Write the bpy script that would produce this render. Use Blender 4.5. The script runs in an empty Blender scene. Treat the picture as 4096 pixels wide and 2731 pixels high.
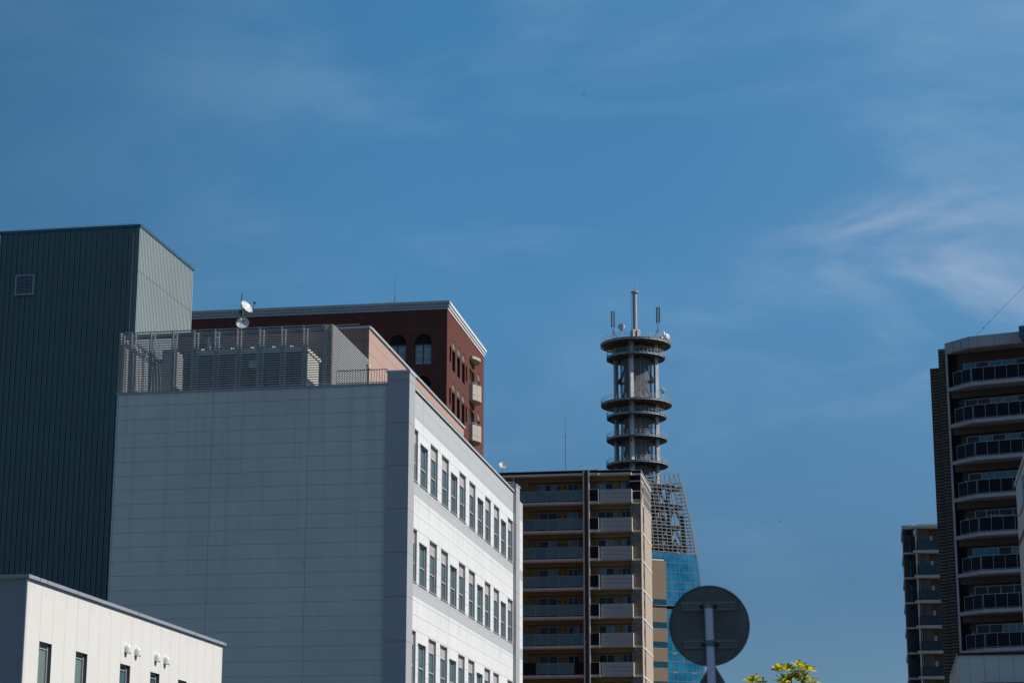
import bpy, math, random
from math import radians, sin, cos, pi, sqrt, atan2
from mathutils import Matrix, Vector
random.seed(7)
scn = bpy.context.scene
COL = scn.collection

# ------------------------------------------------------------------ camera
FPX = 8507.0                       # focal length in photo pixels (4096 wide)
PITCH, ROLL = radians(14.024), radians(0.0786)
CAMP = Vector((0, 0, 1.6))
_R0 = Vector((1, 0, 0)); _D0 = Vector((0, sin(PITCH), -cos(PITCH)))
FWD = Vector((0, cos(PITCH), sin(PITCH)))
RGT = _R0 * cos(ROLL) - _D0 * sin(ROLL)
DWN = _R0 * sin(ROLL) + _D0 * cos(ROLL)
cam_data = bpy.data.cameras.new('camera')
cam = bpy.data.objects.new('camera', cam_data); COL.objects.link(cam)
cam_data.sensor_width = 36; cam_data.lens = FPX * 36 / 4096
cam_data.clip_start = 0.5; cam_data.clip_end = 20000
_m = Matrix.Identity(4)
for i in range(3):
    _m[i][0] = RGT[i]; _m[i][1] = -DWN[i]; _m[i][2] = -FWD[i]; _m[i][3] = CAMP[i]
cam.matrix_world = _m
cam_data.dof.use_dof = True; cam_data.dof.focus_distance = 110; cam_data.dof.aperture_fstop = 5.6
scn.camera = cam

# ------------------------------------------------------------------ light
SUN_EL, SUN_AZ = radians(40), radians(98)      # azimuth clockwise from +Y
SKY_STRENGTH, SUN_STRENGTH, EXPOSURE = 0.085, 4.8, 0.0
sd = bpy.data.lights.new('sun', 'SUN'); sd.energy = SUN_STRENGTH; sd.angle = radians(0.53)
sd.color = (1.0, 0.945, 0.87)
sun = bpy.data.objects.new('sun', sd); COL.objects.link(sun)
_s = Vector((sin(SUN_AZ) * cos(SUN_EL), cos(SUN_AZ) * cos(SUN_EL), sin(SUN_EL)))
sun.rotation_euler = _s.to_track_quat('Z', 'Y').to_euler()
sun.location = (60, -20, 60)

world = bpy.data.worlds.new('World'); scn.world = world; world.use_nodes = True
wt = world.node_tree; wt.nodes.clear()
def wn(t, **k):
    n = wt.nodes.new(t)
    for a, b in k.items(): setattr(n, a, b)
    return n
wout = wn('ShaderNodeOutputWorld'); wbg = wn('ShaderNodeBackground')
sky = wn('ShaderNodeTexSky', sky_type='NISHITA', sun_disc=False, sun_elevation=SUN_EL, sun_rotation=SUN_AZ,
         altitude=0, air_density=1.0, dust_density=0.1, ozone_density=3.0)
wtc = wn('ShaderNodeTexCoord')
hsv = wn('ShaderNodeHueSaturation'); hsv.inputs['Saturation'].default_value = 1.3
hsv.inputs['Hue'].default_value = 0.49
wt.links.new(sky.outputs[0], hsv.inputs['Color'])
# thin cirrus: stretched noise over the sky direction
def cloud_layer(rot, scale, nscale, lo, hi, dist=1.2, detail=7, rough=.55, loc=(0, 0, 0)):
    mp = wn('ShaderNodeMapping'); mp.inputs['Rotation'].default_value = rot; mp.inputs['Scale'].default_value = scale
    mp.inputs['Location'].default_value = loc
    wt.links.new(wtc.outputs['Generated'], mp.inputs[0])
    nz = wn('ShaderNodeTexNoise'); nz.inputs['Scale'].default_value = nscale; nz.inputs['Detail'].default_value = detail
    nz.inputs['Roughness'].default_value = rough; nz.inputs['Distortion'].default_value = dist
    wt.links.new(mp.outputs[0], nz.inputs['Vector'])
    mr = wn('ShaderNodeMapRange'); mr.inputs[1].default_value = lo; mr.inputs[2].default_value = hi
    mr.interpolation_type = 'SMOOTHSTEP'
    wt.links.new(nz.outputs[0], mr.inputs[0]); return mr.outputs[0]
def wmath(op, a, b=None, c=None):
    m = wn('ShaderNodeMath', operation=op)
    for i, x in enumerate((a, b, c)):
        if x is None: continue
        if isinstance(x, (int, float)): m.inputs[i].default_value = x
        else: wt.links.new(x, m.inputs[i])
    return m.outputs[0]
sep = wn('ShaderNodeSeparateXYZ'); wt.links.new(wtc.outputs['Generated'], sep.inputs[0])
def wramp(v, lo, hi):
    mr = wn('ShaderNodeMapRange'); mr.inputs[1].default_value = lo; mr.inputs[2].default_value = hi
    mr.interpolation_type = 'SMOOTHSTEP'; wt.links.new(v, mr.inputs[0]); return mr.outputs[0]
c1 = cloud_layer((0.1, 0.42, 0.2), (2.4, 1, 6.0), 1.7, .42, .70, .8, 6, .55)                     # broad veil
c2 = cloud_layer((0.0, 0.06, 0.0), (4.0, 1.5, 11.0), 2.0, .42, .76, .5, 5, .52, (0.6, 0, 4.1))   # wisps
east = wramp(sep.outputs[0], .02, .24)                                              # thicker to the right
band = wmath('MULTIPLY', wramp(sep.outputs[2], .19, .24), wmath('SUBTRACT', 1, wramp(sep.outputs[2], .28, .335)))
veil = wmath('MULTIPLY', wmath('MULTIPLY', c1, wramp(sep.outputs[2], .08, .24)), wmath('MULTIPLY_ADD', wramp(sep.outputs[0], -.24, .22), .15, .055))
wisp = wmath('MULTIPLY', wmath('MULTIPLY', c2, .38), wmath('MULTIPLY', wramp(sep.outputs[0], .09, .18), band))
topr = wmath('MULTIPLY', wmath('MULTIPLY', wramp(sep.outputs[0], .06, .24), wramp(sep.outputs[2], .27, .40)), .05)
cl = wmath('ADD', wmath('ADD', veil, topr), wmath('MULTIPLY_ADD', east, .035, .010))
mixc = wn('ShaderNodeMixRGB'); mixc.inputs[2].default_value = (6.3, 8.5, 10.4, 1)
cr = wn('ShaderNodeValToRGB'); cr.color_ramp.interpolation = 'LINEAR'      # flattens the bright horizon of the clear-sky model
els = cr.color_ramp.elements
for i, (p, c_) in enumerate(((.06, (.42, .52, .70)), (.13, (.46, .55, .70)), (.26, (1.08, 1.12, 1.17)), (.42, (1.48, 1.42, 1.38)), (.58, (1.0, .98, .95)), (1.0, (.7, .7, .7)))):
    e = els[i] if i < 2 else els.new(p)
    e.position = p; e.color = (*[k / 1.5 for k in c_], 1)
wt.links.new(sep.outputs[2], cr.inputs[0])
lf_ = wmath('MULTIPLY_ADD', wramp(sep.outputs[0], -.27, -.03), .42, 1.06)
mul = wn('ShaderNodeMixRGB', blend_type='MULTIPLY'); mul.inputs[0].default_value = 1
vs = wn('ShaderNodeVectorMath', operation='SCALE'); wt.links.new(lf_, vs.inputs['Scale'])
wt.links.new(hsv.outputs[0], mul.inputs[1]); wt.links.new(cr.outputs[0], mul.inputs[2]); wt.links.new(mul.outputs[0], vs.inputs[0])
wt.links.new(cl, mixc.inputs[0]); wt.links.new(vs.outputs[0], mixc.inputs[1])
mixw = wn('ShaderNodeMixRGB'); mixw.inputs[2].default_value = (8.8, 9.0, 9.6, 1)
wt.links.new(wisp, mixw.inputs[0]); wt.links.new(mixc.outputs[0], mixw.inputs[1]); wt.links.new(mixw.outputs[0], wbg.inputs[0]); wbg.inputs[1].default_value = SKY_STRENGTH
wt.links.new(wbg.outputs[0], wout.inputs[0])

scn.view_settings.view_transform = 'Standard'; scn.view_settings.look = 'None'
scn.view_settings.exposure = EXPOSURE; scn.view_settings.gamma = 1
scn.render.engine = 'CYCLES'

# ------------------------------------------------------------------ materials
class NT:
    def __init__(s, name):
        s.m = bpy.data.materials.new(name); s.m.use_nodes = True
        s.t = s.m.node_tree; s.b = s.t.nodes['Principled BSDF']; s.tc = None
    def n(s, t, **k):
        n = s.t.nodes.new(t)
        for a, b in k.items(): setattr(n, a, b)
        return n
    def l(s, a, b): s.t.links.new(a, b)
    def coord(s):
        if not s.tc:
            s.tc = s.n('ShaderNodeTexCoord'); s.sx = s.n('ShaderNodeSeparateXYZ'); s.l(s.tc.outputs['Object'], s.sx.inputs[0])
        return s.tc.outputs['Object']
    def ax(s, i): s.coord(); return s.sx.outputs[i]
    def math(s, op, a, b=None, c=None):
        m = s.n('ShaderNodeMath', operation=op)
        for i, x in enumerate((a, b, c)):
            if x is None: continue
            if isinstance(x, (int, float)): m.inputs[i].default_value = x
            else: s.l(x, m.inputs[i])
        return m.outputs[0]
    def line(s, c, sp, off, w):      # thin line mask at off + k*sp
        f = s.math('FRACT', s.math('MULTIPLY_ADD', s.math('SUBTRACT', c, off), 1 / sp, 0.5))
        return s.math('LESS_THAN', s.math('ABSOLUTE', s.math('SUBTRACT', f, 0.5)), w / 2 / sp)
    def rng(s, c, a, b): return s.math('MULTIPLY', s.math('GREATER_THAN', c, a), s.math('LESS_THAN', c, b))
    def union(s, *a):
        o = a[0]
        for x in a[1:]: o = s.math('MAXIMUM', o, x)
        return o
    def mix(s, f, a, b, mode='MIX'):
        m = s.n('ShaderNodeMixRGB', blend_type=mode)
        for i, x in ((0, f), (1, a), (2, b)):
            if isinstance(x, (int, float)): m.inputs[i].default_value = x
            elif isinstance(x, tuple): m.inputs[i].default_value = (*x, 1)
            else: s.l(x, m.inputs[i])
        return m.outputs[0]
    def noise(s, scale, detail=5, sc=(1, 1, 1), rough=.6):
        mp = s.n('ShaderNodeMapping'); mp.inputs['Scale'].default_value = sc; s.l(s.coord(), mp.inputs[0])
        z = s.n('ShaderNodeTexNoise'); z.inputs['Scale'].default_value = scale; z.inputs['Detail'].default_value = detail
        z.inputs['Roughness'].default_value = rough; s.l(mp.outputs[0], z.inputs['Vector']); return z.outputs[0]
    def ramp(s, v, a, b, lo=0., hi=1.):
        m = s.n('ShaderNodeMapRange'); m.inputs[1].default_value = a; m.inputs[2].default_value = b
        m.inputs[3].default_value = lo; m.inputs[4].default_value = hi; s.l(v, m.inputs[0]); return m.outputs[0]
    def cells(s, *parts):            # random value per cell
        cb = s.n('ShaderNodeCombineXYZ')
        for i, (c, sp, off) in enumerate(parts):
            s.l(s.math('FLOOR', s.math('DIVIDE', s.math('SUBTRACT', c, off), sp)), cb.inputs[i])
        w = s.n('ShaderNodeTexWhiteNoise', noise_dimensions='3D'); s.l(cb.outputs[0], w.inputs[0]); return w.outputs[0]
    def bump(s, h, d, strength=.5):
        b = s.n('ShaderNodeBump'); b.inputs['Distance'].default_value = d; b.inputs['Strength'].default_value = strength
        s.l(h, b.inputs['Height']); s.l(b.outputs[0], s.b.inputs['Normal'])
    def done(s, col, rough=.6, metal=0., spec=None):
        if spec is None and not metal and isinstance(rough, float) and rough >= .5: spec = .22
        i = s.b.inputs
        if isinstance(col, tuple): i['Base Color'].default_value = (*col, 1)
        else: s.l(col, i['Base Color'])
        if isinstance(rough, float): i['Roughness'].default_value = rough
        else: s.l(rough, i['Roughness'])
        i['Metallic'].default_value = metal
        if spec is not None: i['Specular IOR Level'].default_value = spec
        return s.m

def weather(s, col, amt=.12, streak=.10, tint=(.35, .33, .30)):
    """soft blotches plus faint vertical run marks"""
    n1 = s.ramp(s.noise(.5, 6), .35, .7); c = s.mix(s.math('MULTIPLY', n1, amt), col, tint)
    n2 = s.ramp(s.noise(1.0, 4, (2.2, 2.2, .10)), .55, .78); return s.mix(s.math('MULTIPLY', n2, streak), c, tint)
def plain(name, col, rough=.6, metal=0., amt=.10, streak=.06, spec=None, tint=None):
    s = NT(name)
    c = weather(s, col, amt, streak, tint or tuple(x * .45 for x in col)); return s.done(c, rough, metal, spec)

M = {}
def make_materials():
    J = (.22, .19, .17)
    # office building, long lit facade: white panels, grey bands, pale joints
    s = NT('facade_panel'); y, z = s.ax(1), s.ax(2)
    c = s.mix(.5, (.70, .695, .68), (.73, .725, .71))
    band = s.union(s.rng(z, 15.895, 16.45), s.rng(z, 11.955, 12.51), s.rng(z, 8.03, 8.585), s.math('GREATER_THAN', z, 18.94))
    v = s.cells((y, 2.055, 2.62), (z, .5565, 18.49)); c = s.mix(s.math('MULTIPLY', v, .07), c, (.5, .5, .5))
    c = s.mix(band, c, (.455, .46, .465)); c = weather(s, c, .16, .16, (.42, .42, .42))
    sill = s.math('MULTIPLY', s.math('MULTIPLY', s.ramp(s.noise(1.8, 4, (3, 5, .12)), .5, .68), s.union(s.rng(z, 15.3, 16.45), s.rng(z, 11.4, 12.51), s.rng(z, 7.5, 8.58))), .35); c = s.mix(sill, c, (.36, .36, .35))
    st = s.math('MULTIPLY', s.math('MULTIPLY', s.ramp(s.noise(1.3, 5, (3, 3, .22)), .60, .70), s.math('GREATER_THAN', z, 18.4)), .5)
    c = s.mix(st, c, (.33, .34, .35))
    j = s.union(s.line(z, .5565, 18.49, .028), s.line(y, 2.055, 2.51, .018), s.line(y, 2.055, 2.73, .018))
    c = s.mix(s.math('MULTIPLY', j, .75), c, (.36, .34, .31)); M['facade'] = s.done(c, .55)
    # shaded end wall: wide boards
    s = NT('end_wall_board'); x, z = s.ax(0), s.ax(2)
    v = s.cells((x, 3.88, -4.01), (z, .56, 18.31)); c = s.mix(s.math('MULTIPLY', v, .10), (.68, .64, .59), (.59, .56, .52))
    c = weather(s, c, .15, .12, (.30, .30, .31))
    run = s.math('MULTIPLY', s.ramp(s.noise(1.4, 6, (2.6, 1, .07)), .50, .72), s.ramp(z, 11.0, 19.6, .08, .34)); c = s.mix(run, c, (.33, .325, .32))
    pt_ = s.math('MULTIPLY', s.ramp(s.noise(.22, 4), .42, .62), .20); c = s.mix(pt_, c, (.42, .41, .40))
    rs_ = s.math('MULTIPLY', s.math('MULTIPLY', s.ramp(s.noise(2.3, 5, (1, 1, .5)), .60, .66), s.line(x, 3.88, -4.01, .22)), .30); c = s.mix(rs_, c, (.26, .19, .15))
    j = s.union(s.line(z, .56, 18.31, .026), s.line(x, 3.88, -4.01, .03)); c = s.mix(s.math('MULTIPLY', j, .50), c, J)
    M['endwall'] = s.done(c, .6)
    s = NT('pillar_board'); z = s.ax(2)
    c = weather(s, (.38, .38, .385), .15, .10, (.26, .26, .27)); j = s.line(z, 1.67, 16.72, .03)
    c = s.mix(s.math('MULTIPLY', j, .8), c, J); M['pillar'] = s.done(c, .55)
    M['roofdark'] = plain('dark_roof_membrane', (.07, .07, .07), .8)
    M['coping'] = plain('grey_coping_metal', (.33, .36, .40), .45, .2)
    M['coping_light'] = plain('pale_coping_metal', (.52, .53, .53), .45, .2)
    M['alu'] = plain('window_aluminium', (.42, .42, .41), .45, .15)
    M['alu_light'] = plain('light_aluminium', (.55, .56, .57), .38, .5)
    M['louvre'] = plain('louvre_slat', (.44, .43, .415), .45, .2, .1, .1)
    M['louvre_tan'] = plain('window_louvre', (.70, .66, .64), .5, .0)
    M['dark'] = plain('dark_gap', (.015, .016, .018), .7)
    # glass
    s = NT('window_glass'); c = s.mix(s.ramp(s.noise(.7, 3, (1, 1, .35)), .4, .65), (.04, .075, .085), (.10, .17, .19))
    M['glass'] = s.done(c, .06, 0., .9)
    s = NT('frosted_glass'); c = s.mix(s.noise(2, 2), (.13, .19, .18), (.17, .24, .23)); M['frost'] = s.done(c, .25, 0., .5)
    s = NT('curtain_glass'); c = s.mix(s.ramp(s.noise(9, 2, (1, 1, .02)), .42, .6), (.10, .15, .19), (.19, .27, .33)); M['curtain'] = s.done(c, .15, 0., .6)
    s = NT('black_glass'); M['blackglass'] = s.done(s.mix(s.noise(1.5, 2), (.006, .008, .012), (.014, .018, .024)), .08, 0., .45)
    # pink penthouse
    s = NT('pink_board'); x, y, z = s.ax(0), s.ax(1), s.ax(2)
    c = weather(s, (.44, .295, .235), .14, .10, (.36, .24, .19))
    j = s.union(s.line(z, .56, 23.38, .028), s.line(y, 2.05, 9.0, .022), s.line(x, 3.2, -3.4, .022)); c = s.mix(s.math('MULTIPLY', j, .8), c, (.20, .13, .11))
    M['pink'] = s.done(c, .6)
    s = NT('pink_shaded_board'); x, z = s.ax(0), s.ax(2); c = weather(s, (.29, .185, .15), .14, .10, (.22, .14, .11))  # darker copy of the pink board, shade put into the colour
    c = s.mix(s.math('MULTIPLY', s.union(s.line(z, .56, 23.38, .028), s.line(x, 3.2, -6.6, .022)), .8), c, (.10, .06, .05)); M['pinkshade'] = s.done(c, .7)
    M['mullion'] = plain('dark_mullion', (.17, .185, .20), .5, .0)
    # low building
    s = NT('low_wall_board'); y, z = s.ax(1), s.ax(2)
    v = s.cells((y, .676, .8)); c = s.mix(s.math('MULTIPLY', v, .05), (.66, .64, .605), (.55, .53, .50))
    c = weather(s, c, .10, .06, (.5, .46, .40))
    d = s.math('MULTIPLY', s.ramp(z, 6.95, 7.25), s.ramp(s.noise(6, 6, (1, 1, .3)), .48, .66)); c = s.mix(s.math('MULTIPLY', d, .35), c, (.35, .31, .26))
    c = s.mix(s.math('MULTIPLY', s.line(y, .676, .8, .014), .8), c, (.30, .27, .24)); M['lowwall'] = s.done(c, .6)
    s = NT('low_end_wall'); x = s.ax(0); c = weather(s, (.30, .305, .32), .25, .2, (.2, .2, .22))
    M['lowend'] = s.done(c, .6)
    M['hood'] = plain('vent_hood_paint', (.66, .66, .65), .4, .0, .05, .02)
    # green cladding
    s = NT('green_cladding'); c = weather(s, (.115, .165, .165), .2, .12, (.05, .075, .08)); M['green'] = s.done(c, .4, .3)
    M['green_sunlit'] = plain('sunlit_side_cladding', (.40, .45, .445), .4, .3, .12, .12)  # paler copy of the green cladding, sunlight put into the colour
    # brick
    s = NT('red_brick_tile'); y, z, x = s.ax(1), s.ax(2), s.ax(0)
    bt = s.n('ShaderNodeTexBrick'); cb = s.n('ShaderNodeCombineXYZ'); s.l(s.math('ADD', x, y), cb.inputs[0]); s.l(z, cb.inputs[1]); s.l(cb.outputs[0], bt.inputs['Vector'])
    bt.inputs['Color1'].default_value = (.140, .048, .040, 1); bt.inputs['Color2'].default_value = (.112, .037, .030, 1); bt.inputs['Mortar'].default_value = (.13, .062, .045, 1)
    bt.inputs['Scale'].default_value = 1.0; bt.inputs['Brick Width'].default_value = .42; bt.inputs['Row Height'].default_value = .13; bt.inputs['Mortar Size'].default_value = .012
    c = weather(s, bt.outputs[0], .22, .18, (.07, .03, .022))
    j = s.union(s.math('MULTIPLY', s.union(s.line(x, 5.1, -3.17, .03), s.line(x, 5.1, -6.26, .03)), s.math('LESS_THAN', x, -.1)), s.line(z, 4.0, 46.29, .02))
    c = s.mix(s.math('MULTIPLY', j, .35), c, (.25, .16, .14)); M['brick'] = s.done(c, .85, 0., .12)
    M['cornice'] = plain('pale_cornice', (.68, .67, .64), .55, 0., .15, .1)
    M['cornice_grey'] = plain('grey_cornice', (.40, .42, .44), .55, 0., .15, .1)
    M['concrete'] = plain('beige_concrete', (.43, .38, .31), .7, 0., .2, .12)
    M['iron'] = plain('dark_iron', (.035, .03, .028), .5, .3)
    s = NT('grille_ornament'); s.coord(); vz = s.n('ShaderNodeTexVoronoi', feature='DISTANCE_TO_EDGE'); vz.inputs['Scale'].default_value = 6; s.l(s.coord(), vz.inputs['Vector'])
    M['ornament'] = s.done(s.mix(s.math('LESS_THAN', vz.outputs[0], .12), (.03, .022, .018), (.24, .17, .13)), .6)
    M['officeglass'] = None
    s = NT('interior_glass'); z = s.ax(2); c = s.mix(s.ramp(s.noise(1.2, 3, (1, 1, 2)), .35, .65), (.20, .215, .225), (.30, .31, .31))
    c = s.mix(s.line(z, .62, 47.2, .05), c, (.38, .46, .46)); M['officeglass'] = s.done(c, .12, 0., .6)
    # apartment A
    M['ochre'] = plain('ochre_render', (.27, .185, .085), .8, 0., .12, .08, .2)
    M['slab'] = plain('pale_slab', (.52, .49, .44), .6, 0., .2, .15)
    M['beam'] = plain('cream_trim', (.60, .54, .44), .6, 0., .15, .1)
    s = NT('railing_glass'); c = s.mix(s.ramp(s.noise(.6, 4), .4, .66), (.09, .155, .15), (.055, .115, .155)); M['railglass'] = s.done(c, .22, 0., .55)
    s = NT('black_tile'); x, y, z = s.ax(0), s.ax(1), s.ax(2); c = s.mix(s.union(s.line(x, .22, 0, .02), s.line(z, .16, 0, .02)), (.010, .009, .013), (.016, .015, .018)); M['blacktile'] = s.done(c, .6, 0., .1)
    s = NT('grey_panel'); z = s.ax(2); M['greypanel'] = s.done(weather(s, (.42, .40, .39), .15, .1, (.2, .2, .21)), .6)
    M['plum'] = plain('plum_tile', (.085, .042, .042), .6, 0., .1, .05, .1)
    s = NT('grey_stone_tile'); x, y, z = s.ax(0), s.ax(1), s.ax(2); v = s.cells((x, .28, 0), (z, .10, 0), (y, .3, 0))
    M['greytile'] = s.done(s.mix(v, (.13, .105, .09), (.24, .20, .165)), .65)
    s = NT('beige_side_render'); y, z = s.ax(1), s.ax(2)
    c = weather(s, (.40, .325, .26), .15, .12, (.33, .265, .21)); M['beigeside'] = s.done(c, .8, 0., .15)
    M['brownside'] = plain('brown_side_tile', (.155, .128, .112), .6)
    M['postgrey'] = plain('rail_post', (.27, .25, .245), .5, .3)
    # tower and lattice
    M['steel'] = plain('painted_steel', (.36, .37, .375), .5, .3, .2, .25, tint=(.16, .15, .14))
    s = NT('column_paint'); c = s.mix(s.ramp(s.noise(.5, 3, (1, 1, .5)), .48, .52), (.33, .34, .345), (.42, .42, .41)); M['column'] = s.done(weather(s, c, .1, .15), .5, .2)
    M['steel_dark'] = plain('dark_steel', (.11, .12, .13), .6, .3)
    s = NT('platform_grating'); vz = s.n('ShaderNodeTexVoronoi'); vz.inputs['Scale'].default_value = 1.6; s.l(s.coord(), vz.inputs['Vector'])
    c = s.mix(s.ramp(vz.outputs[0], .3, .5), (.50, .42, .35), (.10, .10, .10)); M['grating'] = s.done(c, .6, .3)
    M['slat'] = plain('tower_slat', (.25, .26, .27), .6, .0)
    M['rust'] = plain('weathered_brace', (.22, .185, .155), .6, .2, .3, .3, tint=(.17, .10, .07))
    M['white_dish'] = plain('dish_paint', (.60, .60, .58), .35, 0., .06, .03)
    M['dish_grey'] = plain('grey_dish_paint', (.42, .42, .41), .4, 0., .06, .03)
    M['mesh_steel'] = plain('lattice_steel', (.19, .195, .20), .5, .2)
    M['inner_steel'] = plain('inner_dark_steel', (.05, .05, .05), .7)
    M['inner_brace'] = plain('inner_brace_paint', (.10, .095, .09), .7)
    s = NT('blue_curtain_glass'); x, y, z = s.ax(0), s.ax(1), s.ax(2)
    n = s.ramp(s.noise(.16, 5, (1, 1, 1.2)), .42, .6); v = s.cells((x, 1.28, .3), (z, 2.22, 0))
    c = s.mix(n, (.015, .25, .36), (.13, .44, .52)); c = s.mix(s.math('MULTIPLY', v, .35), c, (.015, .20, .30)); M['blueglass'] = s.done(c, .07, .9)
    s = NT('tan_panel'); x, z = s.ax(0), s.ax(2); c = weather(s, (.225, .158, .105), .15, .1, (.17, .12, .08))
    c = s.mix(s.math('MULTIPLY', s.union(s.line(x, 1.2, -13.3, .05), s.line(z, 1.1, 48.6, .05)), .4), c, (.12, .09, .06)); M['tan'] = s.done(c, .6)
    s = NT('teal_band_glass'); M['tealglass'] = s.done(s.mix(s.noise(.4, 3), (.01, .045, .07), (.02, .08, .10)), .12, .3, .6)
    # right apartment
    s = NT('striped_brown_tile'); x, z = s.ax(0), s.ax(2)
    v = s.cells((z, .248, .03)); w = s.cells((x, .22, 0), (z, .062, .02)); n = s.ramp(v, .1, .9, .6, 1.)
    c = s.mix(n, (.085, .064, .046), (.27, .195, .13)); c = s.mix(s.math('MULTIPLY', w, .3), c, (.07, .058, .05))
    c = s.mix(s.line(z, .248, .03, .13), c, (.020, .018, .018)); c = s.mix(s.line(z, .124, .03, .02), c, (.02, .018, .018)); c = s.mix(s.line(x, .22, 0, .02), c, (.03, .026, .024))
    M['stripe'] = s.done(c, .6)
    M['rslab'] = plain('grey_slab_panel', (.42, .395, .42), .55, 0., .15, .1)
    M['rwall'] = plain('taupe_wall', (.085, .068, .054), .7)
    M['rrail'] = plain('grey_rail_metal', (.33, .34, .35), .5, .0)
    M['fin'] = plain('black_fin_board', (.012, .011, .012), .6)
    M['navy'] = plain('navy_rail_panel', (.006, .007, .016), .35, 0., .1, .02, .15)
    M['kpane'] = plain('dark_blue_pane', (.015, .055, .09), .1, 0., .2, .02, .4)
    M['krail'] = plain('dark_rail_glass', (.03, .055, .075), .2, 0., .1, .02, .4)
    M['kwall'] = plain('dark_grey_tile', (.05, .045, .045), .6)
    s = NT('tile_block_wall'); x, z = s.ax(0), s.ax(2); c = s.mix(s.union(s.line(x, .3, 0, .03), s.line(z, .3, 0, .03)), (.13, .115, .105), (.09, .08, .075)); M['ktile'] = s.done(c, .6)
    M['bluepane'] = plain('blue_pane', (.05, .20, .32), .1, 0., .2, .02, .6)
    s = NT('grey_alc_panel'); x, z = s.ax(0), s.ax(2); c = weather(s, (.44, .47, .49), .15, .1, (.34, .36, .38))
    d = s.ramp(s.noise(1.3, 6), .66, .72); c = s.mix(s.math('MULTIPLY', d, .25), c, (.16, .18, .22))
    M['alc'] = s.done(s.mix(s.math('MULTIPLY', s.line(x, .6, .45, .02), .8), c, (.10, .11, .12)), .6)
    M['qwall'] = plain('grey_side_wall', (.50, .47, .46), .6, 0., .15, .25)
    M['cyan'] = plain('pale_blue_grille', (.42, .55, .62), .4, .2)
    # sign, tree, ground
    s = NT('sign_back_metal'); c = s.mix(s.ramp(s.noise(3.0, 6, (1, 1, .45)), .35, .68), (.11, .09, .08), (.21, .18, .16))
    c = s.mix(s.math('MULTIPLY', s.ramp(s.noise(7, 5), .55, .7), .3), c, (.28, .24, .22)); M['signback'] = s.done(c, .55, .3)
    M['bracket'] = plain('galvanised_bracket', (.22, .225, .22), .5, .4, .25, .2)
    M['bolt'] = plain('rusty_bolt', (.035, .028, .022), .6, .5)
    M['pole'] = plain('pole_paint', (.92, .74, .78), .5, .0, .08, .08)
    s = NT('leaf'); inf = s.n('ShaderNodeObjectInfo'); nz = s.noise(5, 3)
    c = s.mix(s.ramp(nz, .35, .65), (.16, .21, .012), (.26, .27, .015)); s.done(c, .38)
    tr = s.n('ShaderNodeBsdfTranslucent'); tr.inputs[0].default_value = (.74, .66, .02, 1)
    mx = s.n('ShaderNodeMixShader'); mx.inputs[0].default_value = .55
    s.l(s.b.outputs[0], mx.inputs[1]); s.l(tr.outputs[0], mx.inputs[2]); s.l(mx.outputs[0], s.t.nodes['Material Output'].inputs[0]); M['leaf'] = s.m
    M['bark'] = plain('bark', (.035, .028, .025), .8)
    s = NT('asphalt'); c = s.mix(s.noise(40, 4), (.04, .04, .042), (.065, .064, .062)); M['asphalt'] = s.done(c, .85)
    s = NT('ground_soil'); c = s.mix(s.noise(.05, 6), (.06, .06, .058), (.10, .10, .095)); M['ground'] = s.done(c, .9)
    M['paint'] = plain('road_paint', (.7, .7, .68), .6)
    M['bird'] = plain('bird_feathers', (.02, .02, .02), .8)
    M['logo'] = plain('dark_blue_print', (.02, .035, .16), .5)
    M['cream'] = plain('cream_plastic', (.62, .56, .42), .5)
    M['boxgrey'] = plain('plant_box_paint', (.11, .12, .115), .5, .1)
    M['boxlight'] = plain('plant_box_side', (.60, .57, .50), .5, .0)
    M['teal'] = plain('teal_cladding', (.05, .11, .15), .45, .3)
    M['whitebox'] = plain('pale_grey_panel', (.30, .31, .32), .5)
make_materials()

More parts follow.
